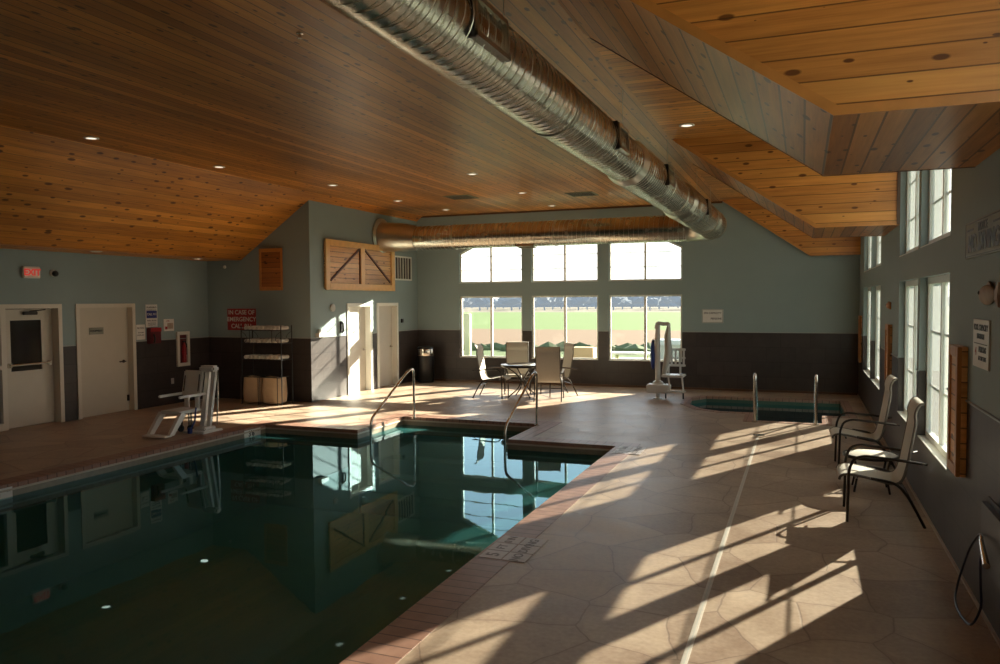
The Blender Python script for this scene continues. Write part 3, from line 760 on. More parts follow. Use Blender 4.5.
# ---------------------------------------------------------------- signs
UX, UY, UZ = (1, 0, 0), (0, 1, 0), (0, 0, 1)
def sign(name, label, o, u, w, h, face, t=.012, border=None, cat='sign'):
    n = V(u).cross(V(UZ)); th = thing(name, label, cat, o)
    mb = MB(); board(mb, o, u, UZ, w, h, t); mb.make('board', face, th, True)
    if border:
        mb = MB(); b = .012
        for du, dz, ww, hh in ((0, h / 2 - b, w - b, .007), (0, -h / 2 + b, w - b, .007), (w / 2 - b, 0, .007, h - b), (-w / 2 + b, 0, .007, h - b)):
            board(mb, V(o) + V(u) * du + V(UZ) * dz, u, UZ, ww, hh, t + .0015)
        mb.make('border', border, th, True)
    return th, V(o) + n * (t + .0005)
def put(th, base, u, du, dz, txt, size, mat, **k):
    return text_obj(txt, size, base + V(u) * du + V(UZ) * dz, u, UZ, mat, th, **k)
# emergency sign on corner wall
th, b = sign('emergency_sign', 'red emergency call sign on the dark corner wall, partly behind the towel rack', (-11.43, YC, 1.75), UX, .76, .47, 'red')
put(th, b, UX, 0, .15, 'IN CASE OF', .135, 'signwhite', bold=.002); put(th, b, UX, 0, 0, 'EMERGENCY', .135, 'signwhite', bold=.002); put(th, b, UX, 0, -.15, 'CALL 911', .135, 'signwhite', bold=.002)
# spa capacity
th, b = sign('spa_capacity_sign', 'white capacity sign with black letters on the back wall right of the windows', (-1.96, YB, 1.73), UX, .48, .32, 'signwhite', border='signblack')
put(th, b, UX, 0, .07, 'SPA CAPACITY', .06, 'signblack', bold=.001); put(th, b, UX, .08, -.06, 'PERSONS', .06, 'signblack', bold=.001)
# no diving board on right wall (readable from the room: u = -Y)
UN = (0, -1, 0)
th, b = sign('no_diving_sign', 'weathered board reading NO DIVING high on the right wall', (XR, 6.12, 2.545), UN, 1.2, .26, 'signgrey', .02, border='signblack')
put(th, b, UN, 0, .07, 'NOTICE', .08, 'signblack', bold=.002); put(th, b, UN, 0, -.035, 'NO DIVING', .17, 'signblack', bold=.005, sx=1.1)
for du in (-.42, .42):
    mb = MB(); board(mb, b + V(UN) * du + V((0, 0, .07)), UN, UZ, .22, .014, .001); mb.make('dash', 'signblack', th, True)
th, b = sign('pool_capacity_sign', 'tall white capacity sign on the right wall under the wooden fish', (XR, 6.17, 1.81), UN, .5, .33, 'signwhite')
put(th, b, UN, 0, .11, 'POOL CAPACITY', .058, 'signblack', bold=.0015); put(th, b, UN, 0, .05, 'MAXIMUM', .05, 'signblack', bold=.0015)
mb = MB(); board(mb, b + V((0, 0, 0)), UN, UZ, .42, .006, .001); mb.make('rule', 'signblack', th, True)
put(th, b, UN, -.15, -.06, '4', .08, 'red'); put(th, b, UN, .06, -.04, 'PERSONS', .055, 'signblack', bold=.0015); put(th, b, UN, .06, -.1, 'AT ONE TIME', .04, 'signblack', bold=.001)
# exit sign
t = thing('exit_sign', 'glowing red EXIT sign on the left wall above the glazed door', 'sign', (XL, 9.57, 2.66))
mb = MB(); mb.box((0, -.16, -.1), (.06, .16, .1), .012); mb.make('housing', 'white', t)
mb = MB(); mb.box((.06, -.145, -.085), (.063, .145, .085)); mb.make('face', 'exitface', t)
text_obj('EXIT', .15, (XL + .0635, 9.57, 2.655), UY, UZ, 'lamp_red', t, bold=.006)
# notices on left wall
th, b = sign('pool_rules_sign', 'tall white notice with blue panel on the left wall above the red box', (XL, 12.22, 1.86), UY, .3, .46, 'signwhite')
mb = MB(); board(mb, b + V((0, 0, .03)), UY, UZ, .27, .15, .002); mb.make('blue_panel', 'signblue', th, True)
put(th, b + V((.003, 0, 0)), UY, 0, .03, 'CALL 911', .06, 'signwhite', bold=.001)
put(th, b, UY, 0, .17, 'WARNING', .055, 'signblack'); put(th, b, UY, 0, .12, 'NO LIFEGUARD ON DUTY', .022, 'signblack'); put(th, b, UY, 0, -.1, 'POOL RULES', .042, 'signblack'); put(th, b, UY, 0, -.15, 'SHOWER BEFORE', .026, 'signblack'); put(th, b, UY, 0, -.185, 'ENTERING POOL', .026, 'signblack')
th, b = sign('white_notice', 'small white notice on the left wall against the door frame', (XL, 11.93, 1.54), UY, .22, .3, 'signwhite')
put(th, b, UY, 0, .08, 'NOTICE', .05, 'signblack'); put(th, b, UY, 0, -.01, 'NO GLASS', .03, 'signblack'); put(th, b, UY, 0, -.06, 'IN POOL AREA', .026, 'signblack')
th, b = sign('first_aid_notice', 'small white picture notice left of the fire extinguisher cabinet', (XL, 12.68, 1.66), UY, .27, .25, 'signwhite')
put(th, b, UY, -.03, .08, 'CPR', .05, 'red'); mb = MB(); board(mb, b + V((0, .03, -.02)), UY, UZ, .16, .12, .002); mb.make('picture', 'driftwood', th, True)
mb = MB(); board(mb, b + V((0, -.08, -.06)), UY, UZ, .06, .06, .002); mb.make('red_mark', 'red', th, True)
t = thing('emergency_phone', 'dark red emergency phone box mounted below the tall notice', 'phone', (XL, 12.22, 1.46))
mb = MB(); mb.box((0, -.14, -.16), (.12, .14, .16), .012); mb.make('box', 'darkred', t)
mb = MB(); mb.box((.12, -.14, .08), (.125, .14, .16), .002); mb.make('red_label', 'red', t)
mb = MB(); mb.tube(smooth_path([(.15, -.09, .03), (.17, -.09, -.03), (.17, -.09, -.1), (.15, -.09, -.14)], .02), .018); mb.make('handset', 'black', t, smooth=True)
t = thing('extinguisher_cabinet', 'white framed wall cabinet with a red extinguisher behind its glass', 'cabinet', (XL, 13.05, 1.14))
mb = MB()
for a, b2, c, d2 in ((-.18, .18, .3, .37), (-.18, .18, -.37, -.3), (-.18, -.11, -.3, .3), (.11, .18, -.3, .3)): mb.box((0, a, c), (.05, b2, d2), .006)
mb.make('cabinet_frame', 'white', t)
mb = MB(); mb.box((.002, -.11, -.3), (.01, .11, .3)); mb.make('back_panel', 'darkred', t)
ex = thing('fire_extinguisher', 'red fire extinguisher standing in the white framed wall cabinet', 'extinguisher', (XL + .06, 13.05, .86))
mb = MB(); mb.lathe([(.04, 0), (.045, .02), (.045, .3), (.03, .36), (.015, .38), (.015, .42)], (-.008, 0, 0), 18); mb.make('cylinder', 'red', ex, smooth=True)
mb = MB(); mb.box((-.03, -.03, .42), (.01, .05, .45), .005); mb.tube(smooth_path([(0, .03, .43), (.0, .065, .38), (0, .06, .15)], .03), .008); mb.make('valve', 'black', ex)
# electric outlet low on left wall
for (y, z, l) in ((12.75, .48, 'small pale outlet plate low on the dark left wall'),):
    t = thing('outlet_plate', l, 'outlet', (XL, y, z)); mb = MB(); mb.box((0, -.04, -.06), (.008, .04, .06), .003); mb.make('plate', 'thermo', t)

# ---------------------------------------------------------------- inner wall items
t = thing('barn_shutter', 'wide pine shutter with two diagonal braces above the white doors', 'shutter', (XS, 15.85, 2.93))
mb = MB(); mb.box((0, -1.48, -.52), (.05, 1.48, .52), .004); mb.make('planks', 'panel_yz', t)
for y0, y1, z0, z1 in ((-1.52, -1.36, -.55, .55), (1.36, 1.52, -.55, .55), (-.09, .09, -.40, .42)):
    mb = MB(); mb.box((.05, y0, z0), (.085, y1, z1), .004); mb.make('stile', 'trimwood_pale', t)
for z0, z1 in ((-.55, -.4), (.42, .55)):
    mb = MB(); mb.box((.052, -1.36, z0), (.087, 1.36, z1), .004); mb.make('rail', 'trimwood_pale', t)
for s in (-1, 1):
    a, b2 = V((.05, s * 1.32, -.34)), V((.05, s * .12, .40)); dd = (b2 - a); pr = V((0, -dd.z, dd.y)).normalized() * .022
    mb = MB(); mb.poly([a - pr, b2 - pr, b2 + pr, a + pr], (.022, 0, 0)); mb.make('brace', 'groove', t)
    mb = MB(); mb.box((.05, s * .09 - (.03 if s < 0 else 0) , -.4), (.066, s * .09 + (.03 if s > 0 else 0), .42)); mb.make('joint_strip', 'groove', t)
t = thing('return_air_grille', 'white framed return air grille with dark slats beside the pine shutter', 'vent', (XS, 17.92, 2.97))
mb = MB()
for y0, y1, z0, z1 in ((-.46, .46, .27, .31), (-.46, .46, -.31, -.27), (-.46, -.42, -.27, .27), (.42, .46, -.27, .27)): mb.box((0, y0, z0), (.03, y1, z1), .003)
mb.make('grille_frame', 'frame', t)
mb = MB(); mb.box((.001, -.42, -.27), (.006, .42, .27)); mb.make('backing', 'ventdark', t)
for i in range(5):
    mb = MB(); y = -.28 + .14 * i; mb.box((.006, y - .008, -.27), (.028, y + .008, .27)); mb.make('slat', 'frame', t)
def device(name, label, cat, loc, fn):
    t = thing(name, label, cat, loc); fn(t); return t
def f1(t): mb = MB(); mb.lathe([(.085, 0), (.085, .03), (.05, .05)], (0, 0, 0), 22, 'X'); mb.make('body', 'thermo', t, smooth=True)
device('alarm_bell', 'round pale alarm on the inner wall left of the lit door', 'alarm', (XS, 14.66, 1.99), f1)
def f2(t):
    mb = MB(); mb.box((0, -.14, -.05), (.1, .14, .04), .008); mb.make('shelf_box', 'white', t)
    mb = MB(); mb.box((.02, -.1, .04), (.08, -.02, .12), .004); mb.make('pump_bottle', 'thermo', t)
device('soap_shelf', 'small white dispenser shelf on the inner wall near its corner', 'dispenser', (XS, 14.15, 1.42), f2)
def f3(t):
    mb = MB(); mb.tube(smooth_path([(0, 0, .1), (.06, 0, .1), (.07, 0, -.08), (.03, 0, -.12)], .03), .016); mb.make('receiver', 'black', t, smooth=True)
    mb = MB(); mb.box((0, -.035, -.12), (.03, .035, .14), .005); mb.make('base', 'black', t)
device('wall_phone', 'black handset on the inner wall just left of the lit door', 'phone', (XS, 15.0, 1.55), f3)
def f4(t):
    mb = MB(); mb.box((0, -.05, -.05), (.03, .05, .05), .006); mb.make('body', 'black', t)
device('thermostat', 'small dark thermostat right of the far white door', 'thermostat', (XS, 17.85, 1.62), f4)

# corner wall pine shutter
t = thing('pine_shutter', 'small pine shutter high on the corner wall above the towel rack', 'shutter', (-10.6, YC, 2.82))
mb = MB(); mb.box((-.26, -.04, -.42), (.26, 0, .42), .004); mb.make('planks', 'panel_xz', t)
for x0, x1, z0, z1 in ((-.30, -.25, -.45, .45), (.25, .30, -.45, .45), (-.25, .25, -.45, -.37), (-.25, .25, .37, .45)):
    mb = MB(); mb.box((x0, -.06, z0), (x1, -.04, z1), .004); mb.make('frame_board', 'trimdark' if False else 'trimwood', t)

# right wall pine shutters
def rshutter(y0, y1, label, d=.11):
    yc = (y0 + y1) / 2; t = thing('window_shutter', label, 'shutter', (XR, yc, 1.27), 0, None); h = (y1 - y0) / 2
    mb = MB(); mb.box((-d + .03, -h, -.49), (0, h, .49), .004); mb.make('box', 'panel_yz', t)
    for a, b2, c, e in ((-h, -h + .07, -.49, .49), (h - .07, h, -.49, .49), (-h + .07, h - .07, -.49, -.41), (-h + .07, h - .07, .41, .49)):
        mb = MB(); mb.box((-d, a, c), (-d + .03, b2, e), .004); mb.make('frame_board', 'trimwood', t)
    mb = MB(); mb.box((-d + .012, -h + .07, -.41), (-d + .03, h - .07, .41)); mb.make('slats', 'panel_yz', t)
rshutter(6.66, 7.04, 'pine shutter box on the right wall nearest the camera, below the capacity sign', .07)
rshutter(11.95, 12.35, 'pine shutter box on the right wall between the two window groups', .055)
rshutter(17.9, 18.25, 'narrow pine shutter box at the far end of the right wall', .045)
# wooden fish
def fish(y, z, s, label, mat='driftwood'):
    t = thing('wooden_fish', label, 'wall ornament', (XR, y, z))
    mb = MB(); mb.ball((-.02, .04 * s, 0), .025, .30 * s, .085 * s, 3); mb.make('body', mat, t, smooth=True)
    mb = MB(); mb.poly([(-.004, p[0] * s, p[1] * s) for p in ((-.22, .03), (-.38, .10), (-.34, 0), (-.38, -.10), (-.22, -.03))], (-.02, 0, 0)); mb.make('tail', mat, t)
    mb = MB(); mb.poly([(-.008, p[0] * s, p[1] * s) for p in ((.1, .075), (0, .115), (-.12, .06))], (-.014, 0, 0)); mb.make('dorsal_fin', mat, t)
    mb = MB(); mb.ball((-.04, .24 * s, .02 * s), .008, .014, .014, 1); mb.make('eye', 'black', t)
fish(5.92, 2.145, .78, 'weathered wooden fish ornament on the right wall between the two signs')
fish(12.3, 2.02, .5, 'small reddish fish ornament on the right wall beyond the near windows', 'trimwood')

# hose box and hose
t = thing('hose_cabinet', 'black rounded box low on the right wall holding the coiled hose', 'hose reel', (XR, 5.45, .64))
mb = MB(); mb.box((-.08, -.42, -.23), (.0, .27, .23), .035); mb.make('box', 'black', t, smooth=True)
ho = MB()
pts = [(1.03, 5.45, .66), (1.06, 5.68, .62), (1.07, 6.01, .44), (1.07, 6.3, .18), (1.05, 6.34, .04), (1.01, 6.15, .012), (1.0, 5.88, .012), (1.02, 5.66, .04), (1.05, 5.55, .19), (1.04, 5.51, .35), (1.035, 5.5, .5), (1.04, 5.45, .6)]
from mathutils.geometry import interpolate_bezier
def catmull(P, n=6):
    P = [V(p) for p in P]; out = []
    for i in range(len(P) - 1):
        p0, p1, p2, p3 = P[max(i - 1, 0)], P[i], P[i + 1], P[min(i + 2, len(P) - 1)]
        for k in range(n):
            u = k / n
            out.append(.5 * ((2 * p1) + (p2 - p0) * u + (2 * p0 - 5 * p1 + 4 * p2 - p3) * u * u + (3 * p1 - p0 - 3 * p2 + p3) * u ** 3))
    out.append(P[-1]); return out
ht = thing('garden_hose', 'thin dark blue hose looped from the black box down to the floor', 'hose', (.98, 5.5, 0))
ho.tube(catmull(pts), .008, 8); ho.make('tube', 'hose', ht, True, True)
mb = MB(); mb.tube([(1.0, 5.15, .58), (1.02, 5.40, .65), (1.03, 5.46, .665)], .016, 12, radii=[.02, .014, .01]); mb.make('nozzle', 'steel', ht, True, True)

# ---------------------------------------------------------------- patio chairs
PROF = [(.37, .395), (.36, .425), (.31, .45), (.19, .44), (.05, .412), (-.06, .388), (-.13, .392), (-.175, .44), (-.205, .55), (-.235, .72), (-.262, .88), (-.275, .98), (-.268, 1.03), (-.28, 1.09), (-.31, 1.14), (-.345, 1.15)]
def make_chair(label, group):
    t = thing('sling_chair', label, 'chair', (0, 0, 0), 0, group)
    P2 = [(p.x, p.z) for p in catmull([(a, 0, b) for a, b in PROF], 3)]
    mb = MB(); mb.sheet(P2, -.245, .245, .012); mb.make('sling', 'sling', t, smooth=True)
    for s in (-1, 1):
        mb = MB(); mb.tube([(a, s * .255, b) for a, b in P2], .0125, 8); mb.make('side_rail', 'slingedge', t, smooth=True)
        arm = smooth_path([(-.33, s * .30, .60), (-.1, s * .305, .625), (.16, s * .305, .645), (.25, s * .305, .61), (.29, s * .30, .50), (.30, s * .29, .0)], .09, 6)
        mb = MB(); mb.tube(arm, .0135, 8); mb.make('arm_and_front_leg', 'bronze', t, smooth=True)
        mb = MB(); mb.tube(catmull([(.1, s * .285, .43), (-.1, s * .285, .395), (-.2, s * .285, .30), (-.28, s * .285, .16), (-.36, s * .285, .0)], 5), .0135, 8); mb.make('rear_leg', 'bronze', t, smooth=True)
        mb = MB(); mb.tube([(-.315, s * .255, .60), (-.36, s * .33, .60)], .01, 8); mb.make('arm_bracket', 'bronze', t)
    mb = MB(); mb.tube([(.22, -.28, .41), (.22, .28, .41)], .011, 8); mb.make('front_crossbar', 'bronze', t)
    mb = MB(); mb.tube([(-.22, -.285, .27), (-.22, .285, .27)], .011, 8); mb.make('rear_crossbar', 'bronze', t)
    return t
c0 = make_chair('cream sling chair nearest the camera along the right wall', 'none'); del c0['group']
c0.location = (.71, 8.34, 0); c0.rotation_euler = (0, 0, PI); 
copy_thing(c0, (.72, 10.72, 0), PI + .03, 'cream sling chair along the right wall, farther from the camera')
def face(dx, dy): return math.atan2(dy, dx)
copy_thing(c0, (-6.38, 15.92, 0), face(.97, .12), 'sling chair seen from the side at the left of the round table')
copy_thing(c0, (-6.12, 16.85, 0), face(.35, -.94), 'sling chair behind the round table, facing the pool')
copy_thing(c0, (-5.04, 15.85, 0), face(-.22, .97), 'sling chair with its back to the pool, nearest at the round table')
copy_thing(c0, (-5.12, 16.75, 0), face(-.78, -.62), 'sling chair turned sideways at the right of the round table')
# round patio table
t = thing('patio_table', 'round dark patio table between the four sling chairs near the windows', 'table', (-5.72, 16.1, 0))
mb = MB(); mb.lathe([(.46, .70), (.47, .712), (.45, .722), (.0001, .722)], (0, 0, 0), 36); mb.make('tabletop', 'tabletop', t, smooth=True)
mb = MB(); mb.lathe([(.455, .675), (.485, .675), (.49, .70), (.485, .725), (.455, .725)], (0, 0, 0), 36, cap=False); mb.make('rim', 'bronze', t, smooth=True)
for k in range(4):
    a = PI / 4 + k * PI / 2; d = V((math.cos(a), math.sin(a), 0))
    mb = MB(); mb.tube(catmull([d * .40 + V((0, 0, .68)), d * .2 + V((0, 0, .55)), d * .06 + V((0, 0, .38)), d * .12 + V((0, 0, .2)), d * .3 + V((0, 0, .06)), d * .36 + V((0, 0, .012))], 5), .014, 8); mb.make('leg', 'bronze', t, smooth=True)
mb = MB(); mb.lathe([(.08, .36), (.08, .375)], (0, 0, 0), 20); mb.make('collar', 'bronze', t)
# low side table between right wall chairs
t = thing('side_table', 'low round side table with pale top between the right wall chairs', 'table', (.72, 9.5, 0))
mb = MB(); mb.lathe([(.27, .385), (.275, .395), (.26, .402), (.0001, .402)], (0, 0, 0), 32); mb.make('tabletop', 'sling', t, smooth=True)
mb = MB(); mb.lathe([(.268, .372), (.288, .372), (.292, .39), (.288, .405), (.268, .405)], (0, 0, 0), 32, cap=False); mb.make('rim', 'bronze', t, smooth=True)
for k in range(4):
    a = PI / 4 + k * PI / 2; d = V((math.cos(a), math.sin(a), 0))
    mb = MB(); mb.tube([d * .25 + V((0, 0, .375)), d * .2 + V((0, 0, .2)), d * .25 + V((0, 0, 0))], .012, 8); mb.make('leg', 'bronze', t, smooth=True)

# ---------------------------------------------------------------- hand rails
def pool_rail(x, label):
    t = thing('pool_handrail', label, 'handrail', (x, 12.5, 0))
    pts = [(0, 0, 0), (0, 0, .80), (0, -.08, .90), (0, -.22, .86), (0, -1.42, .22), (0, -1.50, .10), (0, -1.50, -.62)]
    p2 = smooth_path([(0, .02, 0), (0, .02, .915), (0, -.2, .885), (0, -1.46, .22), (0, -1.5, .1), (0, -1.5, -.62)], .14, 8)
    mb = MB(); mb.tube(p2, .021, 14); mb.make('rail', 'steel', t, smooth=True)
    mb = MB(); mb.lathe([(.045, .0), (.045, .012), (.025, .022)], (0, .02, 0.004), 20); mb.make('escutcheon', 'steel', t, smooth=True)
pool_rail(-6.54, 'left curved steel handrail at the pool steps')
pool_rail(-4.2, 'right curved steel handrail at the pool steps')
def spa_rail(x, label):
    t = thing('spa_handrail', label, 'handrail', (x, 14.12, 0))
    mb = MB(); mb.tube(smooth_path([(0, -.06, 0), (0, -.06, .78), (0, .04, .84), (0, .18, .74), (0, .5, .2), (0, .55, -.5)], .08, 8), .024, 14); mb.make('rail', 'steel', t, smooth=True)
    mb = MB(); mb.lathe([(.05, .0), (.05, .012), (.028, .022)], (0, -.06, 0.006), 20); mb.make('escutcheon', 'steel', t, smooth=True)
spa_rail(-.76, 'left steel handrail at the spa entry'); spa_rail(.22, 'right steel handrail at the spa entry')

# ---------------------------------------------------------------- pool lifts
def pool_lift(loc, rz, label):
    # local: chair faces -Y, its back toward +Y, X to the right
    t = thing('pool_lift', label, 'pool lift', loc, rz)
    mb = MB(); mb.box((-.1, -.1, .0), (.34, .36, .035), .012); mb.box((.02, .02, .035), (.26, .28, .09), .015); mb.make('base_plate', 'plastic', t)
    mb = MB(); mb.poly([(.02, .16, .06), (.11, .16, .06), (.15, .28, 1.02), (.07, .28, 1.02)], (0, .05, 0)); mb.poly([(.16, .16, .06), (.23, .16, .06), (.27, .28, 1.02), (.20, .28, 1.02)], (0, .05, 0)); mb.make('mast', 'plastic', t)
    mb = MB(); mb.box((-.02, .2, .98), (.29, .36, 1.08), .03); mb.make('mast_head', 'plastic', t)
    mb = MB(); mb.tube([(.26, .3, .1), (.29, .3, .6), (.29, .3, 1.0)], .012); mb.make('actuator', 'steel', t)
    R = Matrix.Rotation(math.radians(-10), 3, 'X')
    mb = MB(); mb.box((-.30, .10, .58), (.11, .145, 1.01), .04, R, (0, .12, .58)); mb.make('backrest', 'plastic', t)
    mb = MB(); mb.box((-.26, .085, .66), (-.235, .1, .92), .006, R, (0, .12, .58)); mb.box((.04, .085, .66), (.06, .1, .95), .006, R, (0, .12, .58)); mb.make('backrest_slot', 'ventdark', t)
    for x in (-.2, .02):
        mb = MB(); mb.box((x - .04, .1, .36), (x + .05, .14, .62), .01); mb.make('back_strut', 'plastic', t)
    mb = MB(); mb.box((-.30, -.38, .345), (.11, .14, .395), .022); mb.make('seat', 'plastic', t)
    for x in (-.30, .11):
        mb = MB(); mb.box((x - .025, -.38, .60), (x + .025, .22, .64), .015); mb.make('armrest', 'plastic', t)
        mb = MB(); mb.poly([(x - .03, -.36, .38), (x - .03, -.26, .34), (x - .03, -.52, .045), (x - .03, -.62, .045)], (.06, 0, 0)); mb.make('leg_support', 'plastic', t)
    mb = MB(); mb.box((-.33, -.72, .03), (.14, -.56, .055), .01); mb.make('footrest', 'plastic', t)
    for x, y in ((-.2, -.02), (-.1, .08)):
        mb = MB(); mb.lathe([(.055, -.015), (.06, 0), (.055, .015)], (x, y, .06), 18, 'X'); mb.make('wheel', 'black', t, smooth=True)
        mb = MB(); mb.box((x - .03, y - .012, .06), (x - .018, y + .012, .36)); mb.box((x + .018, y - .012, .06), (x + .03, y + .012, .36)); mb.make('caster_fork', 'black', t)
    mb = MB(); mb.tube(smooth_path([(.12, -.02, .42), (.12, -.05, .2), (.08, -.08, .1)], .05), .014); mb.make('blue_lever', 'blue', t, smooth=True)
    mb = MB(); mb.lathe([(.035, 0), (.04, .02), (.035, .09)], (.06, -.10, .005), 16); mb.make('blue_foot', 'blue', t, smooth=True)
    return t
pool_lift((-9.31, 10.0, 0), 0, 'white pool lift chair with footrest at the left pool edge')
# rear lift by the spa
t = thing('pool_lift', 'tall white pool lift with slatted seat standing by the window wall', 'pool lift', (-2.88, 16.75, 0))
mb = MB(); mb.lathe([(.10, 0), (.10, .02), (.05, .03), (.05, .12)], (0, 0, 0), 20); mb.make('floor_anchor', 'plastic', t, smooth=True)
mb = MB(); mb.box((-.22, -.2, .14), (.26, .14, .32), .02); mb.make('weight_housing', 'plastic', t)
mb = MB(); mb.lathe([(.12, .32), (.11, .36), (.05, .40)], (0, 0, 0), 20); mb.make('collar', 'plastic', t, smooth=True)
mb = MB(); mb.tube([(0, 0, .38), (-.02, 0, 1.2), (.0, 0, 1.58)], .05, 14, radii=[.055, .065, .045]); mb.make('mast', 'plastic', t, smooth=True)
mb = MB(); mb.tube(smooth_path([(-.04, 0, 1.5), (-.02, 0, 1.63), (.12, 0, 1.60), (.22, 0, 1.62), (.23, 0, 1.3)], .06, 5), .04, 12); mb.make('lift_arm', 'plastic', t, smooth=True)
mb = MB(); mb.tube([(.23, 0, 1.62), (.2, 0, 1.35), (.22, 0, 1.0), (.12, 0, .5)], .04, 10, radii=[.03, .07, .08, .05]); mb.make('actuator_cover', 'canvas' if False else 'thermo', t, smooth=True)
mb = MB()
for i in range(5): mb.box((.16 + i * .085, .14, .72), (.20 + i * .085, .165, 1.06), .006)
mb.box((.13, .135, 1.03), (.56, .17, 1.08), .01); mb.box((.13, .135, .69), (.56, .17, .74), .01); mb.box((.13, .135, .86), (.56, .17, .89), .006); mb.make('backrest', 'plastic', t)
mb = MB(); mb.box((.10, -.28, .49), (.58, .16, .535), .02); mb.make('seat', 'plastic', t)
for x in (.2, .45):
    mb = MB(); mb.box((x - .02, .13, .5), (x + .02, .16, .72), .005); mb.make('back_strut', 'plastic', t)
mb = MB(); mb.box((.24, -.34, .18), (.62, -.24, .22), .01); mb.tube([(.26, -.26, .5), (.3, -.3, .2)], .018); mb.tube([(.54, -.26, .5), (.58, -.3, .2)], .018); mb.make('footrest', 'plastic', t)
mb = MB(); mb.tube([(.52, .05, .5), (.52, .1, .0)], .016); mb.tube([(.15, .05, .5), (.15, .1, 0)], .016); mb.make('rear_leg', 'black', t)
mb = MB(); vs = mb.ball((-.11, .02, .95), .06, .1, .34, 2); mb.make('blue_battery_cover', 'blue', t, smooth=True)

# ---------------------------------------------------------------- towel rack
rk = thing('towel_rack', 'black wire rack with towels and hampers against the corner wall', 'rack', (-10.45, 13.42, 0))
for x in (-.5, .5):
    for y in (-.18, .18):
        mb = MB(); mb.tube([(x, y, 0), (x, y, 1.64)], .011, 8); mb.make('post', 'black', rk)
for z in (.93, 1.27, 1.54):
    mb = MB()
    for y in (-.18, .18): mb.tube([(-.5, y, z), (.5, y, z)], .008, 6)
    for x in (-.5, .5): mb.tube([(x, -.18, z), (x, .18, z)], .008, 6)
    for i in range(19): mb.tube([(-.45 + .05 * i, -.18, z), (-.45 + .05 * i, .18, z)], .003, 4)
    mb.make('wire_shelf', 'black', rk)
for s in (-1, 1):
    mb = MB()
    for y in (-.18, .18): mb.tube(catmull([(s * .5, y, 1.52), (s * .40, y, 1.45), (s * .36, y, 1.36), (s * .42, y, 1.29), (s * .5, y, 1.28)], 5), .005, 6)
    mb.make('scroll_brace', 'black', rk, smooth=True)
    mb = MB(); mb.tube([(s * .28, -.19, 1.27), (s * .28, -.19, 1.54)], .006, 6); mb.make('support_rod', 'black', rk)
def towel_mesh():
    mb = MB(); n = 30; r0, r1 = .008, .038
    # spiral roll, ends facing the room (axis Y)
    loop = [((r0 + (r1 - r0) * i / n) * math.cos(i * .62), (r0 + (r1 - r0) * i / n) * math.sin(i * .62)) for i in range(n + 1)]
    mb.lathe([(.02, -.17), (.036, -.165), (.041, -.15), (.041, .15), (.036, .165), (.02, .17)], (0, 0, .041), 18, 'Y')
    mb.tube([(a * .9, -.168, .041 + b * .9) for a, b in loop], .004, 4)
    return mb
tw = None
for z, nm, cnt in ((1.55, 'top shelf', 9), (1.28, 'middle shelf', 9), (.94, 'lower shelf', 9)):
    for i in range(cnt):
        x = -10.45 - .42 + i * .103; loc = (x, 13.43 + random.uniform(-.008, .008), z)
        if tw is None:
            tw = towel_mesh().make('rolled_towel', 'towel', None, smooth=True); o = tw
        else: o = tw.copy(); COL.objects.link(o)
        o.location = loc; sc = random.uniform(.9, 1.04); o.scale = (sc, 1, sc); o.rotation_euler = (0, random.uniform(-1, 1), 0) if False else (0, 0, random.uniform(-.05, .05))
        tag(o, 'rolled white towel on the %s of the black wire rack' % nm, 'towel', 'rolled towels on the %s' % nm)
for i, (x, l) in enumerate(((-10.7, 'left beige canvas hamper bag under the towel rack shelves'), (-10.22, 'right beige canvas hamper bag under the towel rack shelves'))):
    t = thing('laundry_hamper', l, 'hamper', (x, 13.36, 0))
    mb = MB(); prof = [(.17, .02), (.22, .06), (.235, .2), (.225, .4), (.215, .56)]
    rings = []
    for (r, h) in prof:
        rings.append([mb.bm.verts.new(((abs(math.cos(a)) ** .55) * math.copysign(1, math.cos(a)) * r, (abs(math.sin(a)) ** .55) * math.copysign(1, math.sin(a)) * r * .85, h + (.012 * math.sin(3 * a) if h > .1 else 0))) for a in [2 * PI * k / 28 for k in range(28)]])
    for a, b2 in zip(rings, rings[1:]):
        for k in range(28): mb.bm.faces.new((a[k], a[(k + 1) % 28], b2[(k + 1) % 28], b2[k]))
    mb.bm.faces.new(rings[0][::-1]); mb.bm.faces.new(rings[-1])
    mb.make('bag', 'canvas', t, smooth=True)
    mb = MB(); mb.tube([(-.22, -.19, .575), (.22, -.19, .575), (.22, .19, .575), (-.22, .19, .575)], .009, 6, closed=True)
    mb.tube([(-.22, -.2, .575), (-.22, -.2, 0)], .008, 6); mb.tube([(.22, -.2, .575), (.22, -.2, 0)], .008, 6); mb.make('wire_frame', 'black', t)
mb = MB(); mb.tube([(.0, 0, 0), (0, 0, 0.01)], .01, 4); mb.bm.free()

# ---------------------------------------------------------------- trash can
t = thing('trash_can', 'tall black trash can with a steel band in the back left corner', 'trash can', (-9.2, 18.3, 0))
mb = MB(); mb.lathe([(.20, .0), (.215, .02), (.22, .70), (.0001, .70)], (0, 0, 0), 32); mb.make('body', 'black', t, smooth=True)
mb = MB(); mb.lathe([(.222, .70), (.226, .71), (.226, .87), (.222, .88)], (0, 0, 0), 32, cap=False); mb.make('steel_band', 'steel', t, smooth=True)
mb = MB(); mb.lathe([(.22, .88), (.21, .92), (.16, .94), (.0001, .945)], (0, 0, 0), 32); mb.make('lid', 'black', t, smooth=True)

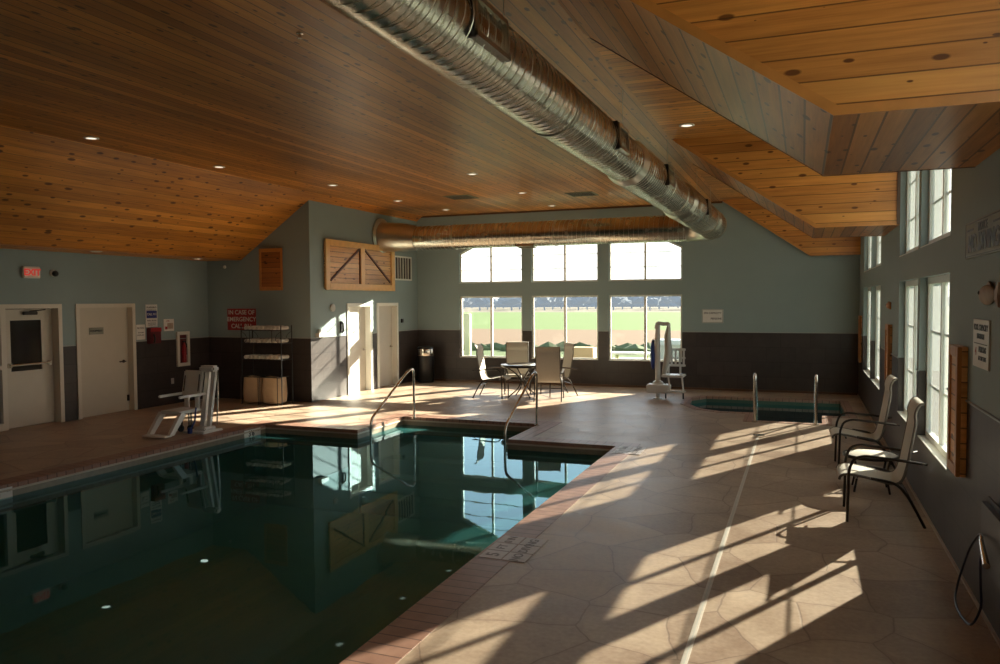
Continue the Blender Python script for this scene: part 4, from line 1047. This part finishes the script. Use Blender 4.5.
# ---------------------------------------------------------------- floor details
t = thing('trench_drain', 'long pale strip drain running along the deck toward the spa', 'drain', (-.63, 5, 0))
mb = MB(); mb.box((-.650, YF, -.004), (-.612, 12.6, .0045)); mb.make('cover', 'grate', t, True)
mb = MB()
mb.box((-.634, YF, .0045), (-.626, 12.6, .0052)); mb.make('slot', 'trimdark' if False else 'thermo', t, True)
t = thing('cleanout_cap', 'small round metal cap set in the deck near the spa end of the drain', 'drain cap', (-.62, 12.75, 0))
mb = MB(); mb.lathe([(.09, -.003), (.09, .005), (.075, .008)], (0, 0, 0), 24); mb.make('cap', 'steel', t, smooth=True)
def depth_tile(x0, x1, y0, y1, label, feet='5', inch='0 IN'):
    t = thing('depth_marker', label, 'depth marker', ((x0 + x1) / 2, (y0 + y1) / 2, 0))
    mb = MB(); g = .006; nx, ny = 2, 3; dx, dy = (x1 - x0) / nx, (y1 - y0) / ny
    for i in range(nx):
        for k in range(ny): mb.box((x0 + i * dx + g, y0 + k * dy + g, -.002), (x0 + (i + 1) * dx - g, y0 + (k + 1) * dy - g, .007), .001)
    mb.make('tiles', 'signgrey' if False else 'paletile', t, True)
    xm = x0 + dx * .5; xn = x0 + dx * 1.5
    text_obj(feet, .16, (xm, y0 + dy * .5, .0075), (0, 1, 0), (-1, 0, 0), 'mark', t, depth=.0008, bold=.003)
    text_obj('FT', .11, (xm, y0 + dy * 1.5, .0075), (0, 1, 0), (-1, 0, 0), 'mark', t, depth=.0008, bold=.002)
    text_obj(inch, .10, (xm, y0 + dy * 2.5, .0075), (0, 1, 0), (-1, 0, 0), 'mark', t, depth=.0008, bold=.002)
    text_obj('NO', .11, (xn, y0 + dy * .5, .0075), (0, 1, 0), (-1, 0, 0), 'mark', t, depth=.0008, bold=.002)
    text_obj('DIVING', .11, (xn, y0 + dy * 1.95, .0075), (0, 1, 0), (-1, 0, 0), 'mark', t, depth=.0008, bold=.002)
M['grilleg'] = simple('dull green painted grille', (.22, .24, .17), .5)
M['paletile'] = simple('pale depth tile', (.47, .40, .36), .4, noise=.15, nscale=12)
M['mark'] = simple('dark tile marking', (.17, .14, .125), .5)
depth_tile(-2.5, -2.08, 5.88, 6.52, 'pale depth marker tiles on the near right pool edge')
depth_tile(-2.46, -2.06, 10.56, 11.1, 'pale depth marker tiles at the far right pool corner', '3', '6 IN')
# vertical depth markers on the waterline of the left side
def vmark(y, txt, sup, label):
    t = thing('waterline_marker', label, 'depth marker', (-8.7, y, -.1))
    mb = MB(); board(mb, (-8.7, y, -.098), (0, 1, 0), UZ, .42, .135, .006); mb.make('tile', 'signwhite', t, True)
    text_obj(txt, .13, (-8.692, y - .03, -.1), (0, 1, 0), UZ, 'signblack', t, depth=.001, bold=.004)
    text_obj(sup, .045, (-8.692, y + .16, -.07), (0, 1, 0), UZ, 'signblack', t, depth=.001)
vmark(6.22, '5 0', 'IN', 'white depth marker tile on the left pool waterline nearest the camera')
vmark(10.75, "3'6", 'IN', 'white depth marker tile on the left pool waterline at the far corner')

# ---------------------------------------------------------------- outside
mb = MB(); mb.poly([(-260, YB + .25, -.32), (120, YB + .25, -.32), (120, 420, -.32), (-260, 420, -.32)], (0, 0, -.1)); g = mb.make('ground', 'ground'); g['kind'] = 'structure'
mb = MB(); mb.poly([(XR + .4, -40, -.32), (120, -40, -.32), (120, YB + .25, -.32), (XR + .4, YB + .25, -.32)], (0, 0, -.1)); g = mb.make('ground', 'ground'); g['kind'] = 'structure'
def bumpy_strip(x0, x1, y, depth, h, seed, n, wob):
    random.seed(seed); mb = MB()
    for i in range(n):
        x = x0 + (x1 - x0) * (i + random.random()) / n; r = random.uniform(.6, 1.1)
        mb.ball((x, y + random.uniform(-depth, depth), -.3), h * wob * r, h * .9 * r, h * r, 1)
    for v in mb.bm.verts: v.co += V((random.uniform(-1, 1), random.uniform(-1, 1), random.uniform(-1, 1))) * h * .16
    return mb
tag(bumpy_strip(-34, 4, 35.5, .9, .42, 3, 90, 1.8).make('shrub_row', 'hedge'), 'dark low shrubs growing in a row beyond the lawn outside', 'shrubs', kind='stuff')
def tree(x, y, h, w, i):
    random.seed(50 + i); t = thing('distant_tree', 'hazy bluish tree on the horizon beyond the green field', 'tree', (x, y, -.32), 0, 'trees along the horizon')
    mb = MB()
    for k in range(7):
        a = random.uniform(0, 6.3); rr = random.uniform(0, .35) * w
        mb.ball((math.cos(a) * rr, math.sin(a) * rr, h * random.uniform(.45, .8)), w * random.uniform(.28, .45), w * .35, h * random.uniform(.18, .3), 1)
    for v in mb.bm.verts: v.co += V((random.uniform(-1, 1), random.uniform(-1, 1), random.uniform(-1, 1))) * w * .05
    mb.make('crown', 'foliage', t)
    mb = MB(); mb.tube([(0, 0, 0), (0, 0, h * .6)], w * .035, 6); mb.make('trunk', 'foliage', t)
for i in range(40):
    random.seed(900 + i); y = 175 + (i % 4) * 16.; x = -.56 * y + i * (y * .0118)
    tree(x, y, random.uniform(3.0, 5.0) * (1.35 if i > 33 else 1), random.uniform(4.5, 6.5), i)
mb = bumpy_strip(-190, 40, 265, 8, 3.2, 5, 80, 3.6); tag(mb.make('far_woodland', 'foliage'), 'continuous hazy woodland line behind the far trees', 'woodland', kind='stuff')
t = thing('marker_post', 'pale yellow post standing on the lawn outside the left window', 'post', (-13.1, 30, -.32)); mb = MB(); mb.box((-.13, -.1, 0), (.13, .1, 1.9), .01); mb.make('post', 'post', t)
t = thing('garden_planter', 'tan wooden planter box outside the middle window', 'planter', (-6.45, 24, -.32))
mb = MB(); mb.box((-.36, -.25, .45), (.34, .25, .95), .01); mb.make('box', 'planter', t)
for sx in (-.3, .28):
    mb = MB(); mb.box((sx - .03, -.2, 0), (sx + .03, .2, .5)); mb.make('leg', 'planter', t)
t = thing('picnic_table', 'white picnic table with slanted legs on the lawn outside', 'picnic table', (-5.35, 26, -.32))
mb = MB(); mb.box((-.8, -.35, .62), (.8, .35, .68), .01); mb.make('tabletop', 'white', t)
for s in (-1, 1):
    mb = MB(); mb.box((-.8, s * .75 - .13, .38), (.8, s * .75 + .13, .43), .01); mb.make('bench_seat', 'white', t)
for x in (-.5, .5):
    mb = MB(); mb.tube([(x, -.65, 0), (x, 0, .64)], .035, 6); mb.tube([(x, .65, 0), (x, 0, .64)], .035, 6); mb.tube([(x, -.8, .38), (x, .8, .38)], .03, 6); mb.make('leg_frame', 'post', t)
t = thing('car_stand_in', 'low grey box with white top standing in for a parked car outside behind the right window', 'cabinet', (-4.55, 30, -.32))  # plain lidded box takes the place of a parked car
mb = MB(); mb.box((-.6, -.4, 0), (.75, .4, .72), .02); mb.make('body', 'thermo', t)
mb = MB(); mb.box((-.68, -.46, .72), (.83, .46, .92), .03); mb.make('lid', 'carpaint', t)

# ---------------------------------------------------------------- light
w = bpy.data.worlds.new('sky'); S.world = w; w.use_nodes = True; nt = w.node_tree
for n in list(nt.nodes): nt.nodes.remove(n)
out = nt.nodes.new('ShaderNodeOutputWorld'); bg = nt.nodes.new('ShaderNodeBackground')
tc = nt.nodes.new('ShaderNodeTexCoord'); sp = nt.nodes.new('ShaderNodeSeparateXYZ'); L(nt, tc, 'Generated', sp, 0)
cr = nt.nodes.new('ShaderNodeValToRGB'); L(nt, sp, 2, cr, 0)
e = cr.color_ramp.elements; e[0].position = 0; e[0].color = (1., .97, .94, 1); e[1].position = .6; e[1].color = (.62, .80, 1.0, 1)
L(nt, cr, 0, bg, 0)
az_f = math_(nt, 'MULTIPLY_ADD', math_(nt, 'MAXIMUM', sp.outputs[1], 0.0), 1.75, 1.25)   # brighter toward the low sun beyond the back wall
nt.links.new(math_(nt, 'MINIMUM', az_f, 2.9), bg.inputs[1]); L(nt, bg, 0, out, 0)
el = math.radians(23.3); az = V((.468, .884, 0)).normalized()
sd = V((az.x * math.cos(el), az.y * math.cos(el), math.sin(el)))
sl = bpy.data.lights.new('sun', 'SUN'); sl.energy = 34.; sl.angle = math.radians(.6); sl.color = (1., .90, .72)
so = bpy.data.objects.new('sun', sl); COL.objects.link(so); so.rotation_euler = sd.to_track_quat('Z', 'Y').to_euler(); so.location = (10, 30, 20)

# ---------------------------------------------------------------- camera
yaw, pitch, roll, F = -.37040243, -.04058879, -.00640634, 780.
cy, sy, cp, spp = math.cos(yaw), math.sin(yaw), math.cos(pitch), math.sin(pitch)
f = V((sy * cp, cy * cp, spp)); r = V((cy, -sy, 0)); u = r.cross(f)
r2 = r * math.cos(roll) + u * math.sin(roll); u2 = -r * math.sin(roll) + u * math.cos(roll)
cam = bpy.data.cameras.new('camera'); co = bpy.data.objects.new('camera', cam); COL.objects.link(co)
mw = Matrix.Identity(4)
for i in range(3): mw[i][0] = r2[i]; mw[i][1] = u2[i]; mw[i][2] = -f[i]
mw.translation = V((0, 0, 2.13)); co.matrix_world = mw
cam.sensor_width = 36.; cam.lens = 36. * F / 1000.; cam.clip_start = .05; cam.clip_end = 2000
S.camera = co
S.view_settings.view_transform = 'Standard'; S.view_settings.look = 'None'; S.view_settings.exposure = 0.
try:
    S.cycles.use_denoising = True; S.cycles.max_bounces = 10; S.cycles.diffuse_bounces = 6; S.cycles.transparent_max_bounces = 16; S.cycles.sample_clamp_indirect = 6.
except Exception: pass

for i, (x, y, l) in enumerate(((-6.95, 15.6, 'flush greenish ceiling grille above the round table, left one'), (-4.4, 16.2, 'flush greenish ceiling grille above the round table, nearer the duct elbow'))):
    t = thing('ceiling_grille', l, 'vent', (x, y, ZC))
    mb = MB(); mb.box((-.3, -.3, -.012), (.3, .3, .003), .004); mb.make('frame', 'grilleg', t)
    mb = MB()
    for k in range(9): mb.box((-.26, -.25 + k * .06, -.016), (.26, -.235 + k * .06, -.011))
    mb.make('slats', 'ventdark', t)
